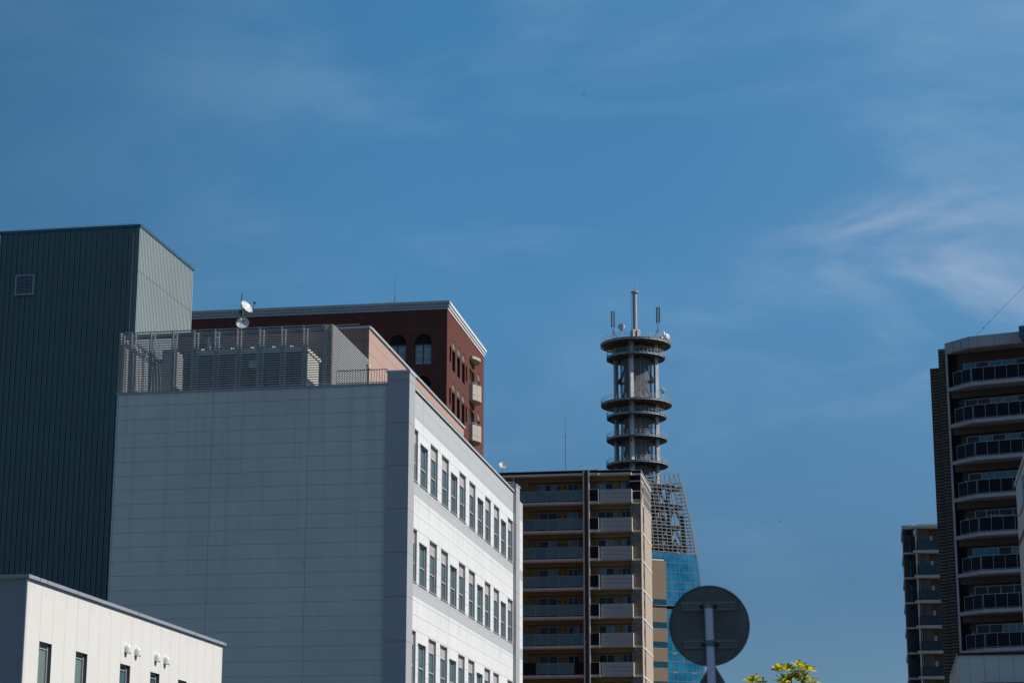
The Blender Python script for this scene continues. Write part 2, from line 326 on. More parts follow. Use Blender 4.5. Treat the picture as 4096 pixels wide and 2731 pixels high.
# ------------------------------------------------------------------ mesh helpers
class MB:
    def __init__(s): s.v = []; s.f = []; s.m = []
    def poly(s, pts, m=0):
        b = len(s.v); s.v += [tuple(p) for p in pts]; s.f.append(tuple(range(b, b + len(pts)))); s.m.append(m)
    def box(s, x0, x1, y0, y1, z0, z1, m=0):
        if x0 > x1: x0, x1 = x1, x0
        if y0 > y1: y0, y1 = y1, y0
        if z0 > z1: z0, z1 = z1, z0
        b = len(s.v)
        s.v += [(x0, y0, z0), (x1, y0, z0), (x1, y1, z0), (x0, y1, z0), (x0, y0, z1), (x1, y0, z1), (x1, y1, z1), (x0, y1, z1)]
        for f in ((0, 3, 2, 1), (4, 5, 6, 7), (0, 1, 5, 4), (1, 2, 6, 5), (2, 3, 7, 6), (3, 0, 4, 7)):
            s.f.append(tuple(b + i for i in f)); s.m.append(m)
        return s
    def prism(s, pts, z0, z1, m=0):
        n = len(pts); b = len(s.v)
        s.v += [(p[0], p[1], z0) for p in pts] + [(p[0], p[1], z1) for p in pts]
        s.f.append(tuple(b + i for i in reversed(range(n)))); s.f.append(tuple(b + n + i for i in range(n))); s.m += [m, m]
        for i in range(n):
            j = (i + 1) % n; s.f.append((b + i, b + j, b + n + j, b + n + i)); s.m.append(m)
        return s
    def tube(s, p0, p1, r, n=8, r2=None, m=0, cap=True):
        p0, p1 = Vector(p0), Vector(p1); d = (p1 - p0)
        if d.length < 1e-6: return s
        d.normalize(); a = d.orthogonal().normalized(); c = d.cross(a); r2 = r if r2 is None else r2; b = len(s.v)
        for P, R in ((p0, r), (p1, r2)):
            for i in range(n):
                t = 2 * pi * i / n + pi / 4; s.v.append(tuple(P + (a * cos(t) + c * sin(t)) * R))
        for i in range(n):
            j = (i + 1) % n; s.f.append((b + i, b + j, b + n + j, b + n + i)); s.m.append(m)
        if cap:
            s.f.append(tuple(b + i for i in reversed(range(n)))); s.f.append(tuple(b + n + i for i in range(n))); s.m += [m, m]
        return s
    def bar(s, p0, p1, w, h=None, m=0, up=(0, 0, 1)):
        p0, p1 = Vector(p0), Vector(p1); d = (p1 - p0).normalized(); h = h or w; up = Vector(up)
        a = d.cross(up)
        if a.length < 1e-4: a = d.cross(Vector((1, 0, 0)))
        a.normalize(); c = a.cross(d).normalized(); b = len(s.v)
        for P in (p0, p1):
            for sx, sz in ((-1, -1), (1, -1), (1, 1), (-1, 1)): s.v.append(tuple(P + a * (sx * w / 2) + c * (sz * h / 2)))
        for f in ((0, 1, 5, 4), (1, 2, 6, 5), (2, 3, 7, 6), (3, 0, 4, 7), (3, 2, 1, 0), (4, 5, 6, 7)):
            s.f.append(tuple(b + i for i in f)); s.m.append(m)
        return s
    def lathe(s, prof, n=32, m=0, c=(0, 0)):
        b = len(s.v)
        for r, z in prof:
            for i in range(n):
                t = 2 * pi * i / n; s.v.append((c[0] + r * cos(t), c[1] + r * sin(t), z))
        for k in range(len(prof) - 1):
            for i in range(n):
                j = (i + 1) % n; s.f.append((b + k * n + i, b + k * n + j, b + (k + 1) * n + j, b + (k + 1) * n + i)); s.m.append(m)
        return s
    def xf(s, mat):
        s.v = [tuple(mat @ Vector(p)) for p in s.v]; return s
    def build(s, name, mats, parent=None, smooth=False, loc=None):
        me = bpy.data.meshes.new(name); me.from_pydata(s.v, [], s.f)
        if not isinstance(mats, (list, tuple)): mats = [mats]
        for x in mats: me.materials.append(M[x] if isinstance(x, str) else x)
        for i, p in enumerate(me.polygons):
            p.material_index = s.m[i]; p.use_smooth = smooth
        me.update(); o = bpy.data.objects.new(name, me); COL.objects.link(o)
        if parent: o.parent = parent
        if loc: o.location = loc
        return o

def tag(o, label=None, cat=None, group=None, kind=None):
    if label: o['label'] = label
    if cat: o['category'] = cat
    if group: o['group'] = group
    if kind: o['kind'] = kind
    return o
def thing(name, label, cat, loc=(0, 0, 0), yaw=0., group=None, parent=None):
    o = bpy.data.objects.new(name, None); COL.objects.link(o); o.empty_display_size = .5
    o.location = loc; o.rotation_euler = (0, 0, -radians(yaw)); return tag(o, label, cat, group)
def dup(o, parent=None, loc=None):
    c = o.copy(); COL.objects.link(c)
    if parent: c.parent = parent
    if loc: c.location = loc
    for ch in list(o.children): dup(ch, c)
    return c

def wall(mb, axis, c, u0, u1, z0, z1, holes=(), depth=.15, m=0, mr=None):
    """wall sheet with real openings. axis 'x': plane x=c facing +x, u=y; axis 'y': plane y=c facing -y, u=x.
    hole = (u0,u1,z0,z1,spring or None)"""
    mr = m if mr is None else mr
    P = (lambda u, z, d=0: (c - d, u, z)) if axis == 'x' else (lambda u, z, d=0: (u, c + d, z))
    us = sorted({u0, u1} | {h[0] for h in holes} | {h[1] for h in holes}); us = [u for u in us if u0 <= u <= u1]
    zs = sorted({z0, z1} | {h[2] for h in holes} | {h[3] for h in holes}); zs = [z for z in zs if z0 <= z <= z1]
    for a, b in zip(us, us[1:]):
        run = None
        for q, r in zip(zs, zs[1:]):
            cu, cz = (a + b) / 2, (q + r) / 2
            inside = any(h[0] < cu < h[1] and h[2] < cz < h[3] for h in holes)
            if not inside: run = (run[0], r) if run else (q, r)
            if inside and run: mb.poly([P(a, run[0]), P(b, run[0]), P(b, run[1]), P(a, run[1])], m); run = None
        if run: mb.poly([P(a, run[0]), P(b, run[0]), P(b, run[1]), P(a, run[1])], m)
    for h in holes:
        a, b, q, r = h[:4]; sp = h[4] if len(h) > 4 else None
        if sp is None: out = [(a, q), (b, q), (b, r), (a, r)]
        else:
            k = 12; cx = (a + b) / 2
            arc = [(cx + (b - a) / 2 * cos(pi * i / k), sp + (r - sp) * sin(pi * i / k)) for i in range(k + 1)]
            out = [(a, q), (b, q)] + arc
            for i in range(k // 2):
                mb.poly([P(b, r), P(*arc[i]), P(*arc[i + 1])], m); mb.poly([P(a, r), P(*arc[k - i]), P(*arc[k - i - 1])], m)
            
        for i in range(len(out)):
            p, t = out[i], out[(i + 1) % len(out)]
            if abs(p[0] - t[0]) + abs(p[1] - t[1]) > 1e-6: mb.poly([P(*p), P(*t), P(*t, depth), P(*p, depth)], mr)
    return mb
def arc_pts(a, b, sp, top, k=12):
    cx = (a + b) / 2; return [(cx + (b - a) / 2 * cos(pi * i / k), sp + (top - sp) * sin(pi * i / k)) for i in range(k + 1)]

# ------------------------------------------------------------------ ground
g = MB(); g.box(-4000, 4000, -400, 7000, -.4, 0); tag(g.build('ground', 'ground'), 'dark flat city ground between the buildings', None, None, 'structure')
g = MB(); g.box(-5, 4, -40, 300, 0, .004); tag(g.build('road', 'asphalt'), 'asphalt street running away from the viewer', None, None, 'structure')
g = MB(); g.box(4, 6.2, -40, 40, 0, .14); tag(g.build('pavement', 'slab'), 'kerbed pavement along the street', None, None, 'structure')

# ================================================================== white office building (grid yaw 9.6)
YW = 9.6
OW = (-3.95, 80, 0)
off = thing('office_building', 'white panelled office building with grey end wall and three rows of tall louvred windows', 'building', OW, YW)
FX = -.15; DY = 25.0
wins = [(.92, 1), (2.82, 0), (4.82, 1), (7.13, 1), (9.06, 0), (10.98, 1), (13.28, 1), (15.28, 0), (17.21, 1), (19.5, 1), (21.45, 0), (23.41, 1)]
WW = 1.47
rows = [16.45, 12.51, 8.585]
holes = [(y, y + WW, z, z + (2.04 if t else 1.655)) for z in rows for y, t in wins]
b = MB()
wall(b, 'x', FX, 0.5, DY, 0, 19.98, holes, .17, 0, 2)
b.poly([(-11.83, .1, 0), (-.5, .1, 0), (-.5, .1, 19.9), (-11.83, .1, 19.9)], 1)
b.poly([(-11.83, 27.9, 0), (-11.83, .1, 0), (-11.83, .1, 19.9), (-11.83, 27.9, 19.9)], 1)
b.poly([(FX, 27.9, 0), (-11.83, 27.9, 0), (-11.83, 27.9, 19.9), (FX, 27.9, 19.9)], 1); b.poly([(FX, DY, 0), (FX, 27.9, 0), (FX, 27.9, 19.9), (FX, DY, 19.9)], 0)
b.poly([(-11.83, .1, 19.5), (FX, .1, 19.5), (FX, 27.9, 19.5), (-11.83, 27.9, 19.5)], 3)
b.poly([(FX - .25, .1, 19.5), (FX - .25, DY, 19.5), (FX - .25, DY, 19.98), (FX - .25, .1, 19.98)], 3)
b.poly([(-11.6, .34, 19.5), (-.7, .34, 19.5), (-.7, .34, 19.9), (-11.6, .34, 19.9)], 3)
b.build('wall', ['facade', 'endwall', 'alu', 'roofdark'], off)
b = MB(); b.box(-.88, 0, 0, 1.05, 0, 20.37); b.build('corner_pillar', 'pillar', off)
b = MB(); b.box(-.92, .03, -.03, 1.08, 20.37, 20.45); b.build('pillar_cap', 'coping_light', off)
b = MB(); b.box(-.75, 0, 25.0, 26.07, 0, 20.37); b.build('corner_pillar', 'pillar', off)
b = MB(); b.box(-.79, .03, 24.97, 26.1, 20.37, 20.44); b.build('pillar_cap', 'coping_light', off)
b = MB(); b.box(-11.87, -.9, .05, .38, 19.9, 19.985); b.build('coping', 'coping', off)
b = MB(); b.box(FX - .28, FX + .06, 1.1, DY - .02, 20.02, 20.11); b.build('coping', 'coping_light', off)
b = MB(); b.box(FX - .1, FX + .013, 1.1, DY - .02, 19.96, 20.018); b.build('drip_groove', 'dark', off)
# grating strip behind the coping
b = MB()
y = 1.2
while y < 25.6:
    b.box(-.38, -.34, y, y + .05, 20.03, 20.38); y += .12
b.box(-.46, -.42, 1.1, 25.6, 20.03, 20.34); b.box(-.39, -.33, 1.1, 25.6, 20.34, 20.39); b.build('parapet_grating', 'steel_dark', off)

def window_proto(tall):
    H = 2.04 if tall else 1.655; w = WW; f = MB(); t = .055
    # outer frame, in a plane x=0 (recess), u=y, z up
    f.box(0, .07, 0, t, 0, H); f.box(0, .07, w - t, w, 0, H); f.box(0, .07, t, w - t, 0, t); f.box(0, .07, t, w - t, H - t, H)
    zt = 1.53 if tall else H - t
    if tall: f.box(.002, .08, t, w - t, zt, zt + .07)
    f.box(.004, .075, t, w - t, .74, .80)
    f.box(.004, .075, .42, .47, t, zt); f.box(.01, .085, .46, .52, t, zt)
    f.box(.15, .20, -.02, w + .01, -.032, .002)       # projecting sill
    f.box(.162, .185, -.02, w + .02, H, H + .022)    # head trim
    o = f.build('window', 'alu')
    p = MB(); p.box(.015, .03, t, w - t, t, zt)
    p.build('pane', 'glass', o)
    if tall:
        l = MB(); z = zt + .08
        while z < H - .07:
            l.box(.05, .07, t, w - t, z, z + .036); z += .066
        l.poly([(.012, t, zt + .07), (.012, w - t, zt + .07), (.012, w - t, H - t), (.012, t, H - t)], 1)
        l.build('louvre_vent', ['louvre_tan', 'dark'], o)
    return o
protos = {1: window_proto(1), 0: window_proto(0)}
used = set()
for z in rows:
    for y, t in wins:
        L = (FX - .165, y, z)
        if t not in used: o = protos[t]; o.parent = off; o.location = L; used.add(t)
        else: o = dup(protos[t], off, L)
# small stay hook on the far pillar
b = MB(); b.tube((-.5, 25.3, 20.44), (-.5, 25.3, 20.58), .014, 6); b.tube((-.5, 25.3, 20.58), (-.15, 25.3, 20.56), .014, 6); b.box(-.5, -.4, 24.9, 24.96, 20.12, 20.22); b.build('bracket', 'coping_light', off)
b = MB(); b.tube((-.8, .5, 20.5), (-.35, .5, 20.5), .012, 6); b.tube((-.8, .5, 20.45), (-.8, .5, 20.5), .012, 6); b.tube((-.35, .5, 20.45), (-.35, .5, 20.5), .012, 6); b.build('cable_clip', 'steel', off)

def onW(x, y, z):
    t = radians(YW); return (OW[0] + x * cos(t) + y * sin(t), OW[1] - x * sin(t) + y * cos(t), z)
def wthing(name, label, cat, x, y, z=19.5, group=None):
    """a thing standing on the office roof; its parts use office coordinates shifted by (x,y,z)"""
    return thing(name, label, cat, onW(x, y, z), YW, group)
def shift(mb, x, y, z=19.5): mb.v = [(p[0] - x, p[1] - y, p[2] - z) for p in mb.v]; return mb

# louvred screen on the roof
ls = wthing('louvre_screen', 'grey horizontal-slat screen fenced round the office roof equipment', 'screen', -11.9, .3)
def S(mb): return shift(mb, -11.9, .3)
ns = 26; z0s = 20.09
b = MB()
for k in range(ns):
    z = z0s + k * .0945; b.box(-11.92, -3.18, .25, .33, z - .012, z + .018)
S(b).build('slat_panel', 'louvre', ls)
b = MB()
for k in range(ns):
    z = z0s + k * .0945; b.box(-3.22, -3.17, .34, 6.49, z - .026, z + .014)
S(b).build('slat_panel', 'louvre', ls)
b = MB()
for k in range(ns):
    z = z0s + k * .0945; b.box(-11.93, -11.88, .34, 6.3, z - .026, z + .014)
S(b).build('slat_panel', 'louvre', ls)
posts = [-11.42, -10.63, -9.71, -8.83, -7.97, -7.06, -6.14, -5.25, -4.36, -3.46]
for i, x in enumerate(posts):
    b = MB(); wd = .10 if i % 3 == 0 else .05
    b.box(x - wd, x, .335, .40, 19.5, 22.5); b.box(x - .01, x + .03, .40, .52, 19.5, 22.42); b.box(x + .09, x + .13, .42, .55, 19.5, 22.42)
    S(b).build('post', 'alu_light', ls)
for x, y in ((-3.29, .45), (-3.33, 2.3), (-3.33, 4.3), (-11.8, .5), (-11.8, 3), (-11.8, 5.5)):
    b = MB(); b.box(x - .05, x + .03, y - .05, y + .05, 19.5, 22.44); S(b).build('post', 'steel_dark' if x > -4 and y < 1 else 'alu_light', ls)
b = MB(); b.box(-11.8, -3.3, .56, .66, 22.26, 22.40); b.box(-3.42, -3.34, .7, 6.4, 22.26, 22.38); b.box(-11.72, -11.62, .7, 6.2, 22.26, 22.38); S(b).build('rail_beam', 'steel_dark', ls)
for x in (-3.62, -3.5, -3.4):
    b = MB(); b.tube((x, .9, 19.5), (x, .9, 22.5), .03, 6); S(b).build('post', 'steel_dark', ls)

# pink penthouse
pk = wthing('rooftop_penthouse', 'pink panelled penthouse block behind the slat screen on the office roof', 'penthouse', -3.2, 6.5)
def S(mb): return shift(mb, -3.2, 6.5)
b = MB(); wall(b, 'x', -3.2, 6.5, 27.7, 19.5, 23.88, [(7.9, 9.3, 20.3, 21.15)], .12, 0, 0)
b.poly([(-11.7, 6.5, 19.5), (-3.2, 6.5, 19.5), (-3.2, 6.5, 23.88), (-11.7, 6.5, 23.88)], 1); b.poly([(-11.7, 27.7, 19.5), (-3.2, 27.7, 19.5), (-3.2, 27.7, 23.88), (-11.7, 27.7, 23.88)])
b.poly([(-11.7, 6.5, 23.88), (-3.2, 6.5, 23.88), (-3.2, 27.7, 23.88), (-11.7, 27.7, 23.88)]); b.poly([(-11.7, 6.5, 19.5), (-11.7, 27.7, 19.5), (-11.7, 27.7, 23.88), (-11.7, 6.5, 23.88)])
w_ = b.build('wall', ['pink', 'pinkshade'], pk); w_.location = (3.2, -6.5, -19.5)
b = MB(); b.box(-11.75, -3.15, 6.44, 6.7, 23.885, 23.98); b.box(-3.4, -3.12, 6.705, 27.74, 23.885, 23.98); S(b).build('coping', 'coping_light', pk)
b = MB(); b.tube((-5.2, 6.3, 24.0), (-3.6, 6.3, 24.02), .018, 6); b.box(-5.0, -4.6, 6.45, 6.6, 23.98, 24.01); S(b).build('cable', 'steel', pk)
b = MB(); b.box(-3.31, -3.26, 7.9, 9.3, 20.3, 20.36); b.box(-3.31, -3.26, 7.9, 9.3, 21.09, 21.15); b.box(-3.31, -3.26, 7.9, 7.96, 20.36, 21.09); b.box(-3.31, -3.26, 8.55, 8.62, 20.36, 21.09); b.box(-3.31, -3.26, 9.24, 9.3, 20.36, 21.09)
w2 = S(b).build('window', 'alu', pk); b = MB(); b.box(-3.31, -3.30, 7.9, 9.3, 20.3, 21.15); S(b).build('pane', 'glass', w2)
# bent vent pipes on the penthouse wall
b = MB(); b.tube((-4.15, 6.15, 22.6), (-4.15, 6.15, 23.25), .07, 12); b.tube((-4.15, 6.15, 23.25), (-4.15, 6.15, 23.36), .095, 12); b.tube((-4.15, 6.15, 22.9), (-4.0, 6.4, 22.8), .05, 8); S(b).build('vent_pipe', 'concrete', pk)

# equipment inside the screen
pb = wthing('plant_cabinet', 'long grey row of switch cabinets seen through the slat screen', 'cabinet', -9.6, 3.2)
def S(mb): return shift(mb, -9.6, 3.2)
b = MB(); b.box(-9.6, -5.0, 3.2, 5.1, 19.7, 22.15)
for k in range(1, 8):
    x = -9.6 + k * .575; b.box(x - .012, x + .012, 3.185, 3.199, 19.8, 22.05, 1)
S(b).build('cabinet_body', ['boxgrey', 'dark'], pb)
b = MB(); b.box(-4.999, -4.985, 3.2, 5.1, 19.7, 22.15); S(b).build('end_panel', 'boxlight', pb)
b = MB(); b.box(-9.66, -4.94, 3.1, 5.3, 22.16, 22.3); S(b).build('roof_lip', 'boxlight', pb)
for x in (-9.45, -8.2, -7.35, -6.45, -5.7):
    b = MB(); b.box(x, x + .05, 3.06, 3.2, 22.31, 22.42); b.tube((x + .13, 3.1, 22.3), (x + .13, 3.1, 22.40), .03, 6); S(b).build('lifting_lug', 'boxlight', pb)
for x in (-9.0, -8.7, -7.6, -6.5, -5.6):
    b = MB(); b.box(x, x + .03, 3.14, 3.18, 20.6, 20.78); S(b).build('door_handle', 'alu_light', pb)
b = MB(); b.box(-7.32, -6.92, 2.9, 3.19, 21.5, 21.75); S(b).build('vent_cowl', 'boxlight', pb)
tb = wthing('cooling_unit', 'dark teal tall unit behind the switch cabinets', 'unit', -10.6, 5.4)
b = MB(); b.box(-10.55, -9.55, 5.5, 6.45, 19.5, 23.15); b.box(-10.6, -9.5, 5.45, 6.46, 23.15, 23.25); b.box(-10.55, -9.55, 5.48, 5.5, 22.2, 22.26)
shift(b, -10.6, 5.4).build('unit_casing', 'teal', tb)
wb = wthing('duct_cabinet', 'pale grey tall box at the left end inside the slat screen', 'cabinet', -11.5, 5)
b = MB(); b.box(-11.55, -11.0, 4.4, 5.9, 19.5, 22.75); shift(b, -11.5, 5).build('cabinet_body', 'whitebox', wb)
b = MB(); b.box(-11.0, -10.97, 4.5, 5.8, 19.6, 22.6); shift(b, -11.5, 5).build('door', 'alu_light', wb)
db = wthing('duct_pipe', 'rounded grey pipe elbow above the slat screen left of the dishes', 'pipe', -8.6, 2)
b = MB(); pts = [(-8.75 + .0, 2, 22.0), (-8.75, 2, 22.48), (-8.70, 2, 22.60), (-8.60, 2, 22.66), (-8.5, 2, 22.62), (-8.35, 2, 22.50)]
for p, q in zip(pts, pts[1:]): b.tube(p, q, .075, 10)
shift(b, -8.6, 2).build('pipe_bend', 'coping_light', db, True)
# white bellows-like warning lamp on a post
lp = wthing('warning_siren', 'cream stacked siren on a short post at the end of the slat screen', 'siren', -1.72, .3)
b = MB(); b.lathe([(.0, 20.62), (.05, 20.62), (.085, 20.66), (.05, 20.69), (.10, 20.72), (.06, 20.75), (.11, 20.79), (.0, 20.81)], 16); b.v = [(p[0] - 1.72, p[1] + .35, p[2]) for p in b.v]
shift(b, -1.72, .3).build('horn', 'cream', lp, True)
b = MB(); b.box(-1.76, -1.70, .32, .38, 19.9, 20.62); shift(b, -1.72, .3).build('post', 'steel_dark', lp)
# railing
rl = wthing('roof_railing', 'thin vertical-bar railing along the roof edge between screen and pillar', 'railing', -3.0, .3)
b = MB(); b.tube((-2.98, .3, 20.58), (-.97, .3, 20.58), .018, 6); b.tube((-2.98, .3, 20.08), (-.97, .3, 20.08), .014, 6)
b.tube((-.97, .3, 20.58), (-.97, 5.5, 20.58), .018, 6)
shift(b, -3.0, .3).build('rail', 'steel_dark', rl)
for k in range(20):
    x = -2.98 + k * .107; b = MB(); b.tube((x, .3, 19.9), (x, .3, 20.57), .010, 5); shift(b, -3.0, .3).build('baluster', 'steel', rl)
# dish mast
mast = wthing('antenna_mast', 'dark vertical pipe holding two white satellite dishes', 'mast', -7.74, 3)
b = MB(); b.tube((0, 0, 0), (0, 0, 5.15), .028, 10); b.box(-.08, .06, -.1, .05, 4.25, 4.42); b.build('pole', 'steel_dark', mast)
def dish(label, x, y, z, az, el, R, logo=False, dark_arm=True, roll=0):
    d = thing('satellite_dish', label, 'satellite dish', onW(x, y, z), 0, 'satellite dishes on the office roof mast')
    A = radians(az); E_ = radians(el)
    n = Vector((sin(A) * cos(E_), cos(A) * cos(E_), sin(E_)))
    q = n.to_track_quat('Z', 'Y').to_matrix().to_4x4() @ Matrix.Rotation(roll, 4, 'Z')
    pr = [(0.0001, 0)] + [(R * k / 8, .28 * R * (k / 8) ** 2) for k in range(1, 9)]
    b = MB(); b.lathe(pr + [(R * 1.02, .28 * R + .004), (R * 1.0, .28 * R - .012)] + [(r, zz - .012) for r, zz in reversed(pr)], 36)
    b.xf(q @ Matrix.Diagonal((1, .92, 1, 1))); b.build('reflector', 'white_dish', d, True)
    b = MB(); b.tube((-R * .98, 0, .28 * R + .01), (R * .98, 0, .28 * R + .01), .007, 6); b.xf(q); b.build('cross_bar', 'alu_light' if not dark_arm else 'steel_dark', d)
    b = MB(); P0 = (0, -R * .92, .02); P1 = (0, -R * 1.05, .18); P2 = (0, -R * .72, .40); P3 = (0, -R * .35, .50)
    for p, q2 in ((P0, P1), (P1, P2), (P2, P3)): b.tube(p, q2, .011, 6)
    b.tube((-R * .6, 0, .28 * R), P2, .005, 5); b.tube((R * .6, 0, .28 * R), P2, .005, 5)
    b.xf(q); b.build('feed_arm', 'steel_dark', d)
    b = MB(); b.box(-.03, .03, -R * .35 - .03, -R * .35 + .04, .44, .56); b.xf(q); b.build('feed_horn', 'steel_dark' if dark_arm else 'cream', d)
    b = MB(); b.tube((0, 0, -.02), (0, 0, -.15), .04, 8); b.xf(q); b.build('mount', 'steel_dark', d)
    if logo:
        lg = MB(); zz = .035
        for x0, w, h in ((-.085, .065, .05), (-.01, .06, .065)):
            lg.poly([(x0, .07, zz), (x0 + w, .075, zz + .003), (x0 + w, .075 + h, zz + .018)])
        lg.poly([(-.09, .052, zz - .004), (.05, .057, zz - .004), (.05, .062, zz), (-.09, .057, zz)]); lg.poly([(-.075, .037, zz - .008), (.03, .041, zz - .008), (.03, .046, zz - .004), (-.075, .042, zz - .004)])
        lg.xf(q); lg.build('emblem', 'logo', d)
    return d
dish('tilted white satellite dish, upper of the two on the roof mast', -7.50, 2.75, 23.97, 124, 28, .305, False, True, radians(0))
dish('white satellite dish with blue twin-triangle mark, lower on the roof mast', -7.60, 2.75, 23.31, 179, 14, .262, True, False, radians(-16))

# ================================================================== green metal-clad tower
gt = thing('metal_clad_tower', 'tall dark teal windowless tower with vertical ribbed cladding at far left', 'building', (-19.195, 105, 0), 10.4)
H = 34.0
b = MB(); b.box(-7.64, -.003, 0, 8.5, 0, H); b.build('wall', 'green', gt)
b = MB(); b.box(-.002, .0, .0, 8.5, 0, H); b.build('side_cladding', 'green_sunlit', gt)  # thin sheet carrying the painted sunlit tone
b = MB(); x = -7.56
while x < -.05: b.box(x - .03, x + .03, -.055, -.003, 0, H - .14); b.box(x - .052, x - .03, -.006, -.003, 0, H - .14, 1); b.box(x + .03, x + .052, -.006, -.003, 0, H - .14, 1); b.box(x + .10, x + .108, -.012, -.003, 0, H - .14); b.box(x + .19, x + .198, -.012, -.003, 0, H - .14); x += .289
b.build('cladding_rib', ['green', 'iron'], gt)
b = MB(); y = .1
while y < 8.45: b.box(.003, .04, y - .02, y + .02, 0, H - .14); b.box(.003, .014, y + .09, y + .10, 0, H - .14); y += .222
b.build('cladding_rib', 'green_sunlit', gt)
b = MB()
for z in (31.55, 28.0, 24.27, 20.5, 16.8): b.box(-7.65, .012, -.012, -.002, z - .012, z + .012); b.box(.002, .012, 0, 8.5, z - .012, z + .012)
b.build('seam', 'steel_dark', gt)
b = MB(); b.box(-7.70, .05, -.06, .1, H - .13, H + .02); b.box(-.1, .06, .102, 8.56, H - .10, H + .05); b.build('coping', 'teal', gt)
b = MB(); prev = (-7.6, .05, H + .08); b.tube((-7.6, .05, H), prev, .012, 5)
for k in range(1, 9):
    x = -7.6 + k * .94; b.tube((x, .05, H), (x, .05, H + .13), .012, 5); b.tube(prev, (x, .05, H + .11), .012, 5); prev = (x, .05, H + .11)
b.tube(prev, (0, .2, H + .04), .012, 5); b.tube((-.2, 8.3, H + .3), (.25, 8.5, H + .25), .015, 5); b.tube((-.1, 8.4, H), (-.1, 8.4, H + .3), .015, 5)
b.build('lightning_cable', 'steel', gt)
v = MB(); v.box(-6.62, -6.55, -.12, -.05, 30.5, 31.6); v.box(-5.65, -5.58, -.12, -.05, 30.5, 31.6); v.box(-6.549, -5.651, -.12, -.05, 31.54, 31.6); v.box(-6.549, -5.651, -.14, -.05, 30.5, 30.57)
vo = v.build('wall_vent', 'coping', gt)
v = MB(); z = 30.6
while z < 31.52: v.poly([(-6.55, -.11, z), (-5.65, -.11, z), (-5.65, -.06, z + .055), (-6.55, -.06, z + .055)]); z += .075
v.poly([(-6.55, -.05, 30.57), (-5.65, -.05, 30.57), (-5.65, -.05, 31.54), (-6.55, -.05, 31.54)], 1); v.build('vent_slat', ['coping', 'dark'], vo)

# ================================================================== low white building
lo = thing('low_white_building', 'low white-panelled building with small windows and vent hoods in the lower left foreground', 'building', (-9.595, 42, 0), 9.6)
lw = [(.81, 1.48, 4.4, 6.10), (2.83, 3.50, 4.4, 6.10), (5.53, 6.19, 4.8, 6.10), (7.57, 8.21, 4.8, 6.10), (9.59, 10.23, 4.8, 6.10)]
b = MB(); wall(b, 'x', 0, 0, 13.05, 0, 7.25, lw, .13, 0, 2)
b.poly([(-6, 0, 0), (0, 0, 0), (0, 0, 7.25), (-6, 0, 7.25)], 1); b.poly([(-6, 13.05, 0), (0, 13.05, 0), (0, 13.05, 7.25), (-6, 13.05, 7.25)], 1); b.poly([(-6, 0, 7.1), (0, 0, 7.1), (0, 13.05, 7.1), (-6, 13.05, 7.1)], 1)
b.poly([(-6, 0, 0), (-6, 13.05, 0), (-6, 13.05, 7.25), (-6, 0, 7.25)], 1)
b.build('wall', ['lowwall', 'lowend', 'steel_dark'], lo)
b = MB(); b.box(-6.04, .07, -.07, .15, 7.255, 7.325); b.box(-.15, .07, .153, 13.14, 7.255, 7.325)
for y in (.5, .9, 2.6, 6.4, 10.6, 13.0): b.box(-.152, .074, y, y + .012, 7.25, 7.328, 1)
b.build('coping', ['coping', 'dark'], lo)
b = MB(); b.box(-.03, .012, -.012, .03, 0, 7.25); b.build('corner_trim', 'coping', lo)
for i, (a, c, q, r) in enumerate(lw):
    f = MB(); t = .035; X0 = -.13
    f.box(X0, X0 + .05, a, a + t, q, r); f.box(X0, X0 + .05, c - t, c, q, r); f.box(X0, X0 + .05, a + t, c - t, r - t, r); f.box(X0, X0 + .05, a + t, c - t, q, q + t)
    f.box(X0 + .01, X0 + .035, a + t, c - t, r - .12, r - .10)
    o = f.build('window', 'alu', lo)
    p = MB(); p.box(X0 + .005, X0 + .012, a + t, c - t, q + t, r - t); p.build('pane', 'frost' if i < 2 else 'glass', o)
    if i == 2: p = MB(); p.box(X0 - .06, X0 - .05, a + t, a + t + .3, q + t, r - .2); p.build('blind', 'cream', o)
    s_ = MB(); s_.box(-.005, .02, a - .01, c + .01, q - .03, q); s_.build('window_sill', 'alu', o)
for y in (5.85, 6.52, 7.89, 8.55):
    h = MB(); lv = [(6.36, 1.0), (6.40, 1.0), (6.45, .99)] + [(6.45 + .115 * sin(pi / 2 * q / 6), cos(pi / 2 * q / 6)) for q in range(1, 7)]
    rings = [[(.115 * max(r_, .02) ** .8 * sin(pi * i / 14) ** .85 + .012, y - .088 * max(r_, .02) ** .8 * cos(pi * i / 14), z_) for i in range(15)] for z_, r_ in lv]
    for A_, B_ in zip(rings, rings[1:]):
        for i in range(14): h.poly([A_[i], A_[i + 1], B_[i + 1], B_[i]])
    h.prism([(0.001, y - .098), (.012, y - .098), (.012, y + .098), (0.001, y + .098)], 6.365, 6.575)
    ho = h.build('vent_hood', 'hood', lo, True)
    g2 = MB(); g2.box(.014, .10, y - .06, y + .06, 6.362, 6.37); g2.tube((.10, y, 6.362), (.10, y, 6.335), .012, 6); g2.build('hood_grille', 'steel_dark', ho)

